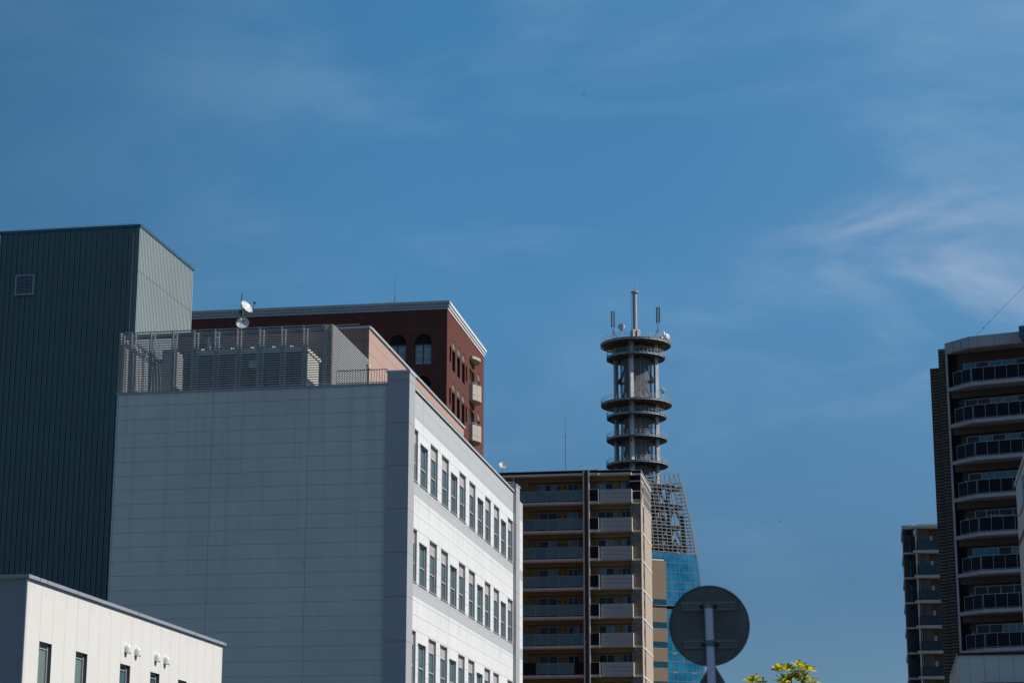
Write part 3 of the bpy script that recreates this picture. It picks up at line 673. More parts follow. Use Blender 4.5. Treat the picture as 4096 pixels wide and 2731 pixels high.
# ================================================================== red brick building
bk = thing('brick_building', 'dark red brick block with arched windows and round concrete balconies under a pale cornice', 'building', (-5.978, 190, 0), 9.4)
BT = 52.25
sideh = []
archs_s = [(2.48, 4.05), (4.95, 6.5), (7.38, 8.95), (15.66, 17.2)]
slits = [(1.25, 2.05), (9.41, 10.15)]
fronth = []
for k in range(4):
    dz = -3.98 * k
    for a, c in archs_s: sideh.append((a, c, 46.95 + dz, 49.88 + dz, 49.0 + dz))
    for a, c in slits: sideh.append((a, c, 47.5 + dz, 49.0 + dz))
    sideh.append((11.35, 13.94, 46.5 + dz, 49.2 + dz))
    if k < 3:
        for a, c in ((-5.5, -3.85), (-3.08, -1.45), (-10.4, -8.75), (-7.95, -6.3)): fronth.append((a, c, 46.95 + dz, 49.88 + dz, 48.98 + dz))
b = MB(); wall(b, 'x', 0, 0, 19.2, 20, BT, [h for h in sideh if h[2] > 30], .28, 0, 0)
wall(b, 'y', 0, -26, 0, 20, BT, [h for h in fronth if h[2] > 35], .25, 0, 0)
b.poly([(0, 19.2, 20), (-26, 19.2, 20), (-26, 19.2, BT), (0, 19.2, BT)]); b.poly([(-26, 0, 20), (-26, 19.2, 20), (-26, 19.2, BT), (-26, 0, BT)]); b.poly([(-26, 0, BT - .1), (0, 0, BT - .1), (0, 19.2, BT - .1), (-26, 19.2, BT - .1)])
b.box(-26, 0, 0, 19.2, 0, 20)
b.build('wall', 'brick', bk)
c = MB()
for i, (z0, z1, p) in enumerate(((52.14, 52.36, .06), (52.38, 52.60, .16), (52.62, 52.88, .26))):
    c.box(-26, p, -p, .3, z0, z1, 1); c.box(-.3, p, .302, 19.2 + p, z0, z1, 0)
c.build('cornice', ['cornice', 'cornice_grey'], bk)
c = MB(); prev = None
for k in range(24):
    x = -25 + k * 1.08; p = (x, 0, 52.97 + .02 * (k % 2)); c.tube((x, 0, 52.85), p, .015, 5)
    if prev: c.tube(prev, p, .012, 5)
    prev = p
c.tube(prev, (0, 1, 52.95), .02, 5); c.build('lightning_cable', 'steel', bk)
for xx in (-7.4, -2.4):
    c = MB(); c.lathe([(1.1, 52.8), (.95, 52.98), (.5, 53.10), (.001, 53.14)], 20); c.v = [(p[0] + xx, p[1] + 1.6, p[2]) for p in c.v]; c.build('roof_dome', 'concrete', bk, True)
def arch_window(a, c_, q, r, sp, axis, big):
    f = MB(); t = .07; D = .25 if axis == 'y' else .10
    def P(u, z, d): return (u, D + d, z) if axis == 'y' else (-D - d, u, z)
    def bx(u0, u1, z0, z1, d0, d1, m=0):
        p, s_ = P(u0, z0, d0), P(u1, z1, d1); f.box(p[0], s_[0], p[1], s_[1], p[2], s_[2], m)
    bx(a, a + t, q, sp, -.06, 0); bx(c_ - t, c_, q, sp, -.06, 0); bx(a + t, c_ - t, q, q + t, -.06, 0); bx(a + t, c_ - t, sp - .12, sp, -.062, 0)
    if big: bx((a + c_) / 2 - .04, (a + c_) / 2 + .04, q + t, sp - .12, -.061, 0)
    w = f.build('window', 'iron', bk)
    dp = -.01 if big else .15
    p = MB(); p.poly([P(a, q, dp), P(c_, q, dp), P(c_, sp, dp), P(a, sp, dp)]); p.build('pane', 'officeglass' if big else 'iron', w)
    o = MB(); ap = arc_pts(a, c_, sp, r, 14); o.poly([P(u, z, .0) for u, z in ap], 1)
    # wrought scrolls: rings and spokes in front of the backing
    cx = (a + c_) / 2; W_ = (c_ - a) / 2; h_ = r - sp
    for i in range(14):
        (u0, z0), (u1, z1) = ap[i], ap[i + 1]; o.tube(P(u0, z0, -.05), P(u1, z1, -.05), .035, 5)
    for sx in (-1, 1):
        for rad in (.34, .22, .10):
            pr = None
            for i in range(13):
                tt = 2 * pi * i / 12; pt = P(cx + sx * W_ * .42 + W_ * rad * cos(tt), sp + h_ * .38 + h_ * rad * sin(tt), -.06)
                if pr: o.tube(pr, pt, .020, 4, cap=False)
                pr = pt
    for i in (3, 5, 7, 9, 11): u, z = ap[i]; o.tube(P(cx, sp, -.05), P(u, z, -.05), .016, 4)
    o.build('arch_grille', ['iron' if big else 'rust', 'dark' if big else 'ornament'], w)
for h in sideh:
    if h[2] < 36: continue
    if len(h) == 5: arch_window(*h[:4], h[4], 'x', False)
    elif h[1] - h[0] < 1:
        f = MB(); f.box(-.24, -.2, h[0], h[1], h[2], h[3]); f.build('window', 'blackglass', bk)
    else:
        f = MB(); f.box(-.9, -.88, h[0], h[1], h[2], h[3], 0); f.box(-.88, -.29, h[0] - .02, h[0], h[2], h[3]); f.box(-.88, -.29, h[1], h[1] + .02, h[2], h[3]); f.box(-.88, -.29, h[0], h[1], h[3], h[3] + .02)
        f.build('balcony_door', 'cornice_grey', bk)
for h in fronth:
    if h[2] >= 38: arch_window(*h[:4], h[4], 'y', True)
def balc_pts(x0, xm, ya=11.2, yb=14.25):
    n = 14; return [(0.003, ya), (x0, ya)] + [(x0 + (xm - x0) * sin(pi * i / n), ya + (yb - ya) * i / n) for i in range(1, n)] + [(x0, yb), (0.003, yb)]
c = MB(); c.prism(balc_pts(.33, .82), 50.1, 50.37); c.build('canopy', 'concrete', bk)
for k in range(3):
    dz = -3.98 * k; c = MB()
    c.prism(balc_pts(.36, .92), 46.02 + dz, 46.50 + dz); c.prism(balc_pts(.34, .88), 46.50 + dz, 46.53 + dz, 1); c.prism(balc_pts(.36, .92), 46.53 + dz, 47.56 + dz)
    for yy in (11.9, 12.7, 13.5):
        for zz in (46.25, 46.85, 47.3):
            xx = .36 + .56 * sin(pi * (yy - 11.2) / 3.05); c.box(xx - .01, xx + .012, yy - .03, yy + .03, zz - .03 + dz, zz + .03 + dz, 1)
    bo = c.build('balcony', ['concrete', 'dark'], bk)
    c = MB(); pr = None
    for x, y in balc_pts(.30, .84)[1:-1]:
        p = (x, y, 47.72 + dz)
        if pr: c.tube(pr, p, .02, 5)
        pr = p
    for i in (1, 4, 7, 10, 13, 15): x, y = balc_pts(.30, .84)[i]; c.tube((x, y, 47.5 + dz), (x, y, 47.72 + dz), .018, 5)
    c.build('handrail', 'alu_light', bo)
t = radians(9.4)
rod = thing('lightning_rod', 'thin dark lightning rod standing on the brick building roof', 'lightning rod', (-5.978 - 4.97 * cos(t), 190 + 4.97 * sin(t), 52.15), 0)
b = MB(); b.tube((0, 0, 0), (0, 0, 1.3), .045, 6); b.tube((0, 0, 1.3), (0, 0, 3.6), .025, 6, .012); b.tube((0, 0, .9), (0, 0, 1.35), .06, 6); b.build('rod', 'steel_dark', rod)

# ================================================================== apartment block in the middle
AO = (12.578, 205, 0); AY = 9.5
ap = thing('apartment_block', 'mid-rise ochre apartment block with glass balconies and beige side wall in the centre', 'building', AO, AY)
SL = [36.77 - 2.79 * k for k in range(9)]
YF = -.85; YB = .75
b = MB()
b.box(-22, -.25, YB, 9.94, 0, 39.5)
for s_ in SL + [39.56]: b.box(-22, -1.05, .3, YB - .002, s_ - .62, s_ - .223)   # ceiling beam
for x0, x1 in ((-13.6, -11.15),): b.box(x0 + 1.5, x1, .42, YB - .001, 10, 39.3)
b.build('wall', 'ochre', ap)
# pier and side wall
b = MB(); b.box(-1.04, -.02, 0, YB - .003, 10, SL[0] - .21); b.box(-1.04, -.02, 0, YB - .004, SL[0] + .01, 39.55, 1)
b.build('corner_pier', ['greytile', 'blacktile'], ap)
b = MB()
slh = [(1.92, 2.85, s_ + 1.14 - 0, s_ + 1.78) for s_ in SL]
wall(b, 'x', 0, 0, 1.66, 10, SL[0] - .2, [], .1, 0); wall(b, 'x', 0, 3.0, 9.95, 10, SL[0] - .2, [], .1, 0)
wall(b, 'x', -.06, 1.66, 3.0, 10, SL[0] - .2, [h for h in slh if h[3] < SL[0]], .1, 1)
wall(b, 'x', 0, 0, 1.66, SL[0] - .2, 39.75, [], .1, 1); wall(b, 'x', 0, 3.0, 9.95, SL[0] - .2, 39.75, [], .1, 1)
wall(b, 'x', -.03, 1.66, 3.0, SL[0] - .2, 39.75, [h for h in slh if h[3] > SL[0]], .1, 0)
b.poly([(0, 1.66, 10), (-.06, 1.66, 10), (-.06, 1.66, 39.7), (0, 1.66, 39.7)]); b.poly([(0, 3.0, 10), (-.06, 3.0, 10), (-.06, 3.0, 39.7), (0, 3.0, 39.7)])
b.poly([(0, 9.95, 0), (-.05, 9.95, 0), (-.05, 9.95, 39.7), (0, 9.95, 39.7)])
b.build('side_wall', ['beigeside', 'brownside'], ap)
for h in slh:
    f = MB(); f.box(-.20, -.16, h[0], h[1], h[2], h[3]); f.build('window', 'blackglass', ap)
# white line bands round the corner
b = MB()
for z0, z1 in ((38.75, 38.84), (37.76, 37.85), (36.885, 36.96)):
    b.box(-1.06, .02, -.03, .0, z0, z1); b.box(.001, .03, .001, 1.64, z0, z1); b.box(.001, .03, 3.02, 9.97, z0, z1)
for s_ in SL: b.box(-1.06, .02, -.03, -.001, s_ - .21, s_); b.box(.001, .035, .001, 9.97, s_ - .21, s_ - .02)
b.build('band', 'beam', ap)
# roof edge
b = MB()
for x0, x1, yf in ((-22, -5.56, YF), (-4.95, -4.04, YF), (-4.04, -.86, -.62), (-.86, .04, -.04)):
    b.box(x0, x1, yf, yf + .25, 39.57, 39.82, 0); b.box(x0, x1, yf - .04, 9.9 if x1 > 0 else YB + .2, 39.36, 39.565, 1); b.box(x0, x1 + .01, yf - .02, yf + .3, 39.822, 39.87, 2)
b.box(-.1, .04, .22, 9.97, 39.57, 39.80, 3); b.box(-.1, .05, .22, 9.98, 39.36, 39.565, 1); b.box(-.12, .06, .27, 9.99, 39.802, 39.86, 2)
b.build('roof_edge', ['blacktile', 'beam', 'coping_light', 'brownside'], ap)
# vertical stripe
b = MB(); b.box(-5.56, -5.43, YF - .15, YF + .4, 10, 39.88, 0); b.box(-5.08, -4.95, YF - .15, YF + .4, 10, 39.88, 0); b.box(-5.428, -5.082, YF - .08, YF + .4, 10, 39.86, 1); b.box(-5.5, -5.0, YF + .402, YB - .002, 10, 39.4, 2)
b.build('stripe_pilaster', ['slab', 'plum', 'ochre'], ap)
def apt_window(x0, x1, z0, z1, kinds, off_=0.):
    f = MB(); t = .06; Y0 = YB - .09; n = len(kinds)
    f.box(x0, x1, Y0, YB - .004, z1 - t, z1); f.box(x0, x0 + t, Y0, YB - .004, z0, z1 - t); f.box(x1 - t, x1, Y0, YB - .004, z0, z1 - t)
    for i in range(1, n): xx = x0 + (x1 - x0) * i / n; f.box(xx - .035, xx + .035, Y0 - .01, YB - .005, z0, z1 - t)
    w = f.build('window', 'postgrey', ap)
    for i, k in enumerate(kinds):
        p = MB(); p.box(x0 + (x1 - x0) * i / n + .03, x0 + (x1 - x0) * (i + 1) / n - .03, Y0 + .04, YB - .006, z0, z1 - t); p.build('pane', k, w)
rnd = random.Random(3)
G = ['blackglass', 'curtain', 'blackglass', 'blackglass']
for k, s_ in enumerate(SL):
    # left slab
    b = MB(); b.box(-22, -5.57, YF, YB - .005, s_ - .22, s_); b.box(-22, -5.57, YF + .12, YB - .006, s_ - .30, s_ - .222)
    b.box(-4.94, -4.04, YF, YB - .005, s_ - .22, s_); b.box(-4.04, -1.06, -.55, YB - .007, s_ - .20, s_ - .002)
    b.build('balcony_slab', 'slab', ap)
    darkrow = (k == 6)
    b = MB(); b.box(-22, -5.62, YF + .02, YF + .08, s_ + 1.06, s_ + 1.12); b.box(-22, -5.62, YF + .03, YF + .06, s_ + .12, s_ + .16)
    for i in range(14):
        x = -5.64 - i * 1.165
        b.box(x - .03, x + .03, YF + .0, YF + .06, s_ + .001, s_ + 1.06)
    ro = b.build('railing', 'postgrey', ap)
    b = MB()
    x0r, x1r = (-10.25, -6.5) if darkrow else (-22, -5.66)
    b.box(x0r, x1r, YF + .035, YF + .05, s_ + .16, s_ + 1.06); b.build('glass_panel', 'railglass', ro)
    if darkrow:
        b = MB(); b.box(-13, -10.25, YF - .06, YF + .1, s_ + .02, s_ + 1.18); b.box(-6.48, -5.58, YF - .06, YF + .1, s_ + .02, s_ + 1.18); b.build('solid_panel', 'blacktile', ro)
    b = MB(); b.box(-4.93, -4.10, YF, YF + .12, s_ + .02, s_ + 1.14, 0); b.box(-4.94, -4.05, YF - .02, YF + .14, s_ + 1.142, s_ + 1.18, 1); b.box(-4.095, -4.05, YF - .01, YF + .8, s_ + .02, s_ + 1.14, 1); b.build('balcony_panel', ['blacktile', 'slab'], ap)
    b = MB(); z0, z1 = s_ - .16, s_ + 1.17; hh = (z1 - z0) / 3.3
    b.box(-3.88, -.86, -.62, -.5, z0, z0 + hh * 1.3 - .02); b.box(-3.88, -.86, -.62, -.5, z0 + hh * 1.3, z0 + hh * 2.3 - .02); b.box(-3.88, -.86, -.62, -.5, z0 + hh * 2.3, z1)
    b.box(-3.87, -.87, -.6, -.52, z0, z1 - .02, 1); b.box(-.859, -.82, -.62, -.02, z0, z1, 2)
    b.box(-4.04, -3.885, -.60, -.55, s_, s_ + 1.1, 3)
    b.build('balcony_front', ['greypanel', 'dark', 'beam', 'railglass'], ap)
    zt = s_ + 2.0
    v1, v2 = rnd.choice(G), rnd.choice(G)
    apt_window(-10.14, -8.32, s_ + .05, zt, (['curtain', 'blackglass', 'curtain'] if k == 0 else [v1, v2]))
    apt_window(-7.30, -6.2, s_ + .05, zt, [rnd.choice(G), rnd.choice(G)])
    apt_window(-4.32, -2.74, s_ + .05, s_ + 2.02, [rnd.choice(['curtain', 'blackglass']), 'curtain' if k % 3 == 2 else 'blackglass'])
    apt_window(-2.0, -1.06, s_ + .05, s_ + 2.05, [rnd.choice(['curtain', 'blackglass']), 'blackglass'])
    if k == 0: apt_window(-14.5, -13.0, s_ + .05, zt, ['blackglass', 'curtain'])
    for x, r_ in ((-8.1, .085), (-7.55, .085), (-2.52, .10)): b = MB(); b.tube((x, YB - .06, s_ + 1.63), (x, YB - .001, s_ + 1.63), r_, 12); b.build('air_vent', 'dark', ap)
    b = MB(); b.lathe([(.10, 0), (.145, 0), (.145, .05), (.10, .05)], 16); b.xf(Matrix.Translation((-2.52, YB - .055, s_ + 1.65)) @ Matrix.Rotation(radians(90), 4, 'X')); b.build('vent_ring', 'slab', ap)
    for x, hh, r_ in ((-10.42, 1.85, .05), (-4.6, 1.95, .04), (-2.2, 1.95, .03)): b = MB(); b.tube((x, YB - .1, s_), (x, YB - .1, s_ + hh), r_, 8); b.build('drain_pipe', 'ochre', ap)
    b = MB(); b.box(-11.73, -11.70, YF + .15, YB - .35, s_, s_ + 1.9); b.build('partition', 'postgrey', ap)
b = MB(); b.box(-12.5, -12.42, YF + .1, YF + .18, SL[0], 39.36); b.build('drain_pipe', 'beam', ap)
def onA(x, y, z, th=AY, O=AO):
    t = radians(th); return (O[0] + x * cos(t) + y * sin(t), O[1] - x * sin(t) + y * cos(t), z)
rod = thing('lightning_rod', 'tall slender lightning rod on the ochre apartment block roof', 'lightning rod', onA(-7.6, 1.5, 39.5))
b = MB(); b.tube((0, 0, 0), (0, 0, 4.3), .045, 6); b.tube((0, 0, 4.3), (0, 0, 6.85), .028, 6, .010); b.tube((0, 0, 4.1), (0, 0, 4.4), .06, 6); b.tube((0, 0, 5.9), (0, 0, 6.0), .05, 6); b.build('rod', 'steel_dark', rod)
d = thing('satellite_dish', 'small pale satellite dish at the left end of the ochre apartment roof', 'satellite dish', onA(-13.7, 0, 39.8))
b = MB(); pr = [(.001, 0)] + [(.38 * k / 6, .10 * (k / 6) ** 2) for k in range(1, 7)]
q = Vector((.35, -.85, .45)).to_track_quat('Z', 'Y').to_matrix().to_4x4(); q.translation = (0, 0, .9)
b.lathe(pr, 24); b.xf(q); b.build('reflector', 'dish_grey', d, True)
b = MB(); b.tube((-.36, 0, .1), (.36, 0, .1), .012, 5); b.tube((0, -.38, .09), (0, -.1, .40), .014, 5); b.tube((0, -.14, .36), (0, -.04, .46), .04, 6); b.xf(q); b.build('feed_arm', 'steel_dark', d)
b = MB(); b.tube((0, .05, 0), (0, .05, .85), .03, 6); b.build('post', 'steel_dark', d)

# ================================================================== relay tower on the blue glass building
TO = (31.15, 520, 0); TY = -28
tw = thing('relay_tower', 'steel telecom tower with six round railed platforms and slatted core', 'tower', TO, TY)
h = 3.66
corners = [(-h, -h), (h, -h), (h, h), (-h, h)]
for cx, cy in corners:
    b = MB(); b.box(cx - .45, cx + .45, cy - .45, cy + .45, 60, 130.2); b.build('column', 'column', tw)
PL = [(130.7, .58, 8.75), (127.3, .52, 7.25), (115.3, .52, 8.78), (112.08, .52, 7.35), (106.4, .50, 7.45), (99.9, .50, 7.6)]
for z, th_, R in PL:
    b = MB(); N_ = 48
    b.lathe([(R, z - th_), (R + .12, z - th_), (R + .12, z - th_ + .07), (R, z - th_ + .07), (R, z - .08), (R + .14, z - .08), (R + .14, z), (R - .1, z)], N_)
    for i in range(24):
        a = 2 * pi * (i + .5) / 24; b.bar((cos(a) * (R + .05), sin(a) * (R + .05), z - th_), (cos(a) * (R + .05), sin(a) * (R + .05), z), .12, .2, up=(cos(a), sin(a), 0))
    po = b.build('platform', 'steel', tw)
    b = MB(); b.lathe([(R - .1, z - .06), (.01, z - .06)], N_); b.lathe([(.01, z - .10), (R - .1, z - .10)], N_); b.build('platform_floor', 'grating', po)
    b = MB()
    for i in range(16):
        a = 2 * pi * i / 16 + .2; b.bar((cos(a) * 2.5, sin(a) * 2.5, z - .42), (cos(a) * (R - .1), sin(a) * (R - .1), z - .25), .22, .34)
    for rr in (.62, .82):
        for i in range(16):
            a, a2 = 2 * pi * i / 16 + .2, 2 * pi * (i + 1) / 16 + .2; b.bar((cos(a) * R * rr, sin(a) * R * rr, z - .28), (cos(a2) * R * rr, sin(a2) * R * rr, z - .28), .12, .22)
    for cx, cy in corners: b.bar((cx, cy, z - 1.6), (cx * 1.45, cy * 1.45, z - .3), .3, .45)
    b.build('floor_rib', 'rust' if R > 8 else 'steel_dark', po)
    b = MB(); n = 44
    for i in range(n):
        a, a2 = 2 * pi * i / n, 2 * pi * (i + 1) / n; Rr = R + .05
        for dz in (1.12, .60): b.bar((cos(a) * Rr, sin(a) * Rr, z + dz), (cos(a2) * Rr, sin(a2) * Rr, z + dz), .055)
        if i % 1 == 0: b.bar((cos(a) * Rr, sin(a) * Rr, z), (cos(a) * Rr, sin(a) * Rr, z + 1.14), .055)
    b.build('railing', 'steel', po)
# slatted panels on each face between platforms
zr = [(127.35, 130.1), (115.4, 126.75), (112.15, 114.7), (106.5, 111.5), (100.0, 105.9), (90, 99.4)]
for f in range(4):
    (ax_, ay), (bx_, by) = corners[f], corners[(f + 1) % 4]; A_, B_ = Vector((ax_, ay, 0)), Vector((bx_, by, 0)); D_ = (B_ - A_) / (2 * h); inn = -(A_ + B_).normalized() * .5
    for z0, z1 in zr:
        b = MB(); z = z0 + .15
        while z < z1 - .1:
            p = A_ + D_ * (2 * h * .17) + inn; q = A_ + D_ * (2 * h * .83) + inn
            b.bar((p.x, p.y, z), (q.x, q.y, z), .08, .10); z += .28
        for fr in (.17, .42, .58, .83):
            p = A_ + D_ * (2 * h * fr) + inn * 1.15; b.bar((p.x, p.y, z0), (p.x, p.y, z1), .12, .12)
        b.build('slat_panel', 'slat', tw)
    for z0, z1 in zr:
        n = max(1, round((z1 - z0) / 6)); hz = (z1 - z0) / n
        if z1 - z0 < 3.5: continue
        for i in range(n):
            a0 = z0 + i * hz; mid = (A_ + B_) / 2; b = MB()
            A2, B2, m2 = A_ + inn * 2.4, B_ + inn * 2.4, mid + inn * 2.4; b.bar((A2.x, A2.y, a0 + .2), (m2.x, m2.y, a0 + hz - .3), .35, .35); b.bar((B2.x, B2.y, a0 + .2), (m2.x, m2.y, a0 + hz - .3), .35, .35)
            b.bar((A2.x, A2.y, a0 + hz - .2), (B2.x, B2.y, a0 + hz - .2), .4, .5); b.build('brace', 'inner_steel', tw)
b = MB()
for x, y, r in ((-1.3, -.8, .35), (.4, .6, .6), (1.8, -.6, .3), (-.2, -2.0, .25), (-2.2, 1.2, .3), (2.1, 1.6, .35), (1.2, 2.2, .4), (-1.2, 2.0, .3)): b.tube((x, y, 85), (x, y, 130), r, 8)
b.lathe([(2.3, 60), (2.3, 99)], 20); b.build('riser_duct', 'inner_steel', tw)
b = MB(); b.tube((-.05, 0, 130.6), (-.05, 0, 144.2), .60, 18, .52); b.lathe([(.95, 144.2), (.95, 144.5), (.6, 144.5), (.01, 144.52)], 18); b.lathe([(.55, 144.0), (.95, 144.2)], 18); b.tube((0, 0, 144.5), (0, 0, 146.8), .06, 6); b.tube((0, 0, 146.2), (0, 0, 146.3), .14, 6)
for a in range(4): b.bar((cos(a * pi / 2 + .5) * .8, sin(a * pi / 2 + .5) * .8, 130.7), (cos(a * pi / 2 + .5) * .8, sin(a * pi / 2 + .5) * .8, 134.4), .6, .9)
mo = b.build('mast', 'steel', tw)
b = MB(); cth, sth = cos(radians(TY)), sin(radians(TY))
def wl(X, Y): return (X * cth - Y * sth * 1.0, X * sth + Y * cth)    # world offset -> tower local
def tl(X, Y): t = radians(TY); return (X * cos(t) - Y * sin(t), X * sin(t) + Y * cos(t))
for sx in (-1.05, -.62): x, y = tl(sx, -.35); b.tube((x, y, 132.5), (x, y, 145.2), .045, 5)
for k in range(26): p = tl(-1.05, -.35); q = tl(-.62, -.35); z = 133 + k * .47; b.bar((*p, z), (*q, z), .05, .05)
for k in range(28):
    z = 133 + k * .42; p = tl(.72, -.3); q = tl(.9, -.3); b.bar((*p, z), (*q, z), .05, .04)
p = tl(.9, -.3); b.tube((*p, 133), (*p, 144), .03, 5); b.build('ladder', 'steel', mo)
def onT(X, Y, z): return (TO[0] + X, TO[1] + Y, z)
def panel_antenna(label, X, Y, z0, z1, side):
    a = thing('panel_antenna', label, 'antenna', onT(X, Y, 130.7), 0, 'panel antennas on the relay tower')
    H_ = z1 - z0
    b = MB(); b.tube((0, 0, 0), (0, 0, z1 - 130.7), .10, 8); b.tube((0, 0, 3.2), (side * 1.6, .8, .1), .06, 6); b.tube((0, 0, 3.2), (side * 1.0, -.9, .1), .06, 6); b.build('pole', 'steel_dark', a)
    for dx, dy in ((-.42 * side, .0), (-.08 * side, -.35), (.30 * side, .3)):
        b = MB(); b.box(dx - .12, dx + .12, dy - .08, dy + .08, z0 - 130.7, z1 - 130.7 + .1); b.build('antenna_panel', 'concrete' if dy < 0 else 'iron', a)
panel_antenna('cluster of slim panel antennas on the left rim of the tower top', -5.75, -2.5, 134.6, 138.7, 1)
panel_antenna('cluster of slim panel antennas on the right rim of the tower top', 5.45, -3.5, 135.5, 139.5, -1)
def drum(label, X, Y, z, az, R, dep, zb):
    a = thing('microwave_dish', label, 'microwave dish', onT(X, Y, zb), 0, 'microwave drum dishes on the relay tower')
    n = Vector((sin(radians(az)), cos(radians(az)), .08)); q = n.to_track_quat('Z', 'Y').to_matrix().to_4x4(); q.translation = (0, 0, z - zb)
    b = MB(); b.lathe([(.001, dep / 2 + .08), (R * .9, dep / 2 + .03), (R, dep / 2), (R, -dep / 6), (R * .75, -dep * .45), (R * .3, -dep * .6), (.001, -dep * .6)], 26); b.xf(q); b.build('drum', 'white_dish', a, False)
    b = MB(); b.tube((0, .1, 0), (0, .1, z - zb - R * .9), .14, 8); b.box(-.3, .3, -.2, .3, z - zb - R * 1.15, z - zb - R * .8); b.build('post', 'steel', a)
drum('round grey microwave dish beside the left panel antennas on the tower top', -3.75, -4.2, 134.2, 205, .82, .8, 130.7)
drum('narrow edge-on microwave dish at the right rim of the tower top', 7.0, -1.5, 132.9, 110, .80, .55, 130.7)
drum('round microwave dish rightmost on the tower top', 7.75, -2.0, 132.2, 132, .78, .7, 130.7)
drum('lowest microwave dish behind the top platform railing at right', 6.3, -2.5, 131.7, 230, .62, .5, 130.7)
drum('lone microwave dish on the wide middle platform of the tower', 6.45, -3.0, 118.3, 185, .62, .45, 115.3)
for i, (x, y, w) in enumerate(((-2.5, -5.5, .9), (2.7, -6.0, 1.0))):
    a = thing('equipment_box', ['small equipment box near the mast foot, left side of the tower top', 'small equipment box on the tower top platform right of the mast'][i], 'box', onT(x, y, 130.7), 0)
    b = MB(); b.box(-w / 2, w / 2, -.25, .25, .05, .55); b.box(-w / 2 - .04, w / 2 + .04, -.29, .29, .551, .6); b.build('casing', 'concrete', a)

# ------------------------------------------------------------------ blue glass building with lattice crown
NO = (44.516, 500, 0); NY = -25
nb = thing('glass_office_tower', 'curved blue glass building with open steel lattice crown and tan panelled block', 'building', NO, NY)
edge = [(95, -4.7), (94.02, -4.42), (90.77, -3.47), (86.24, -2.24), (82.73, -1.38), (78.53, -.62), (74.87, -.08), (72.48, .4), (67.03, 1.0), (58, 1.3), (48.8, 1.45), (40, 1.5), (0, 1.6)]
def ex(z):
    for (z1, x1), (z0, x0) in zip(edge, edge[1:]):
        if z >= z0: return x0 + (x1 - x0) * (z - z0) / (z1 - z0)
    return 1.6
def top(x): return 92.2 + (x + 14.68) * .1775
def mx(i, z): return -22.84 + 1.26 * i + .48 * (ex(z) - ex(91))
b = MB(); ZG = 74.6
CW = 1.25   # the last bay turns the corner
def pt(x, z, d=0.):
    e = ex(z)
    if x > e - CW: u = x - (e - CW); return (e - CW + u * .82, u * .9 + d, z)
    return (x, d, z)
rowz = [91.65 - .885 * k for k in range(12)] + [91.65 - .885 * 11 - .79 * k for k in range(1, 10)]
for z in rowz:
    if z < ZG: break
    e = ex(z); b.bar(pt(-20, z), pt(e - CW, z), .16, .17); b.bar(pt(e - CW, z), pt(e, z), .16, .17)
    b.bar(pt(e, z), (pt(e, z)[0] - 1.4, pt(e, z)[1] + 2.2, z), .14, .14)
b.bar(pt(-20, top(-20)), pt(-5.66, top(-5.66)), .22, .25); b.bar(pt(-5.66, top(-5.66)), pt(-4.42, top(-4.42)), .22, .25)
steps = [ZG, 77, 80, 83, 86, 89, 91.6, 93, 94]
for i in range(0, 22):
    prev = None
    for z in steps:
        x = mx(i, z); zt = min(z, top(x))
        if x > ex(z) - CW - .25: prev = None; continue
        p = pt(x, zt)
        if prev and p[2] > prev[2] + .05: b.bar(prev, p, .14, .20, up=(0, 1, 0))
        prev = p
for off_ in (CW, CW * .5, 0.):
    prev = None
    for z in steps:
        p = pt(ex(z) - off_, min(z, top(ex(z) - off_)))
        if prev: b.bar(prev, p, .16, .2, up=(0, 1, 0))
        prev = p
for k in (1, 2):
    prev = None
    for z in steps:
        p0 = pt(ex(z), z); p = (p0[0] - .7 * k, p0[1] + 1.1 * k, min(z, 93.8))
        if prev: b.bar(prev, p, .13, .15, up=(0, 1, 0))
        prev = p
b.build('lattice_screen', 'mesh_steel', nb)
# inner steel: round columns, girders, braces
b = MB()
for yy in (2.5, 9):
    for x in (-18.5, -13.2, -7.2, -3.4):
        b.tube((x + .8, yy, ZG), (x, yy, 91.5 if x < -4 else 84), .5, 8)
for z in (91.0, 86.3, 81.4, 76.7):
    xe = min(ex(z) - 1.6, -1)
    for yy in (2.2, 8.8): b.box(-20, xe, yy, yy + .3, z - .55, z + .25)
    for x in (-18.5, -13.2, -7.2, -3.2): b.box(x, x + .35, 2.5, 9, z - .5, z + .2)
b.build('inner_frame', 'inner_steel', nb)
b = MB()
for z in (86.5, 81.6, 76.9, 74.2):
    for i, (x0, x1) in enumerate(((-18.5, -13.2), (-13.2, -7.2), (-7.2, -3.2), (-3.2, .0))):
        if x1 > ex(z + 4) - 1: continue
        for yy in (2.6, 9): b.bar((x0, yy, z), ((x0 + x1) / 2, yy, z + 4.1), .38, .38); b.bar((x1, yy, z), ((x0 + x1) / 2, yy, z + 4.1), .38, .38)
        b.bar((x0, 2.6, z + 3.5), (x1, 9, z + .5), .3, .3)
b.build('inner_brace', 'inner_brace', nb)
b = MB()
for z in (90.8, 86.1, 81.2, 76.5): b.box(-20, min(ex(z) - 3.2, -2), 2.6, 10, z - .1, z)
b.box(-20, -9.5, 9.5, 9.8, ZG, 89)
for z in (75, 77.9, 80, 82.7, 84.6, 87.5, 89.6):
    for x0 in (-19, -17, -15.2, -13.5, -12, -10.2, -8.2, -6.4, -4.9):
        if x0 + 1.9 < ex(z + 2) - 2.5: b.box(x0, x0 + .7 + .9 * ((int(z * 7) + int(x0 * 3)) % 3 != 0), 8.3 - ((int(z) + int(x0)) % 2) * 3, 8.5 - ((int(z) + int(x0)) % 2) * 3, z, z + 1.9)
for k in range(22):
    z = 75.2 + k * .78
    b.bar((-20, 10.5, z), (min(ex(z) - 4, -2.5), 10.5, z), .14, .36)
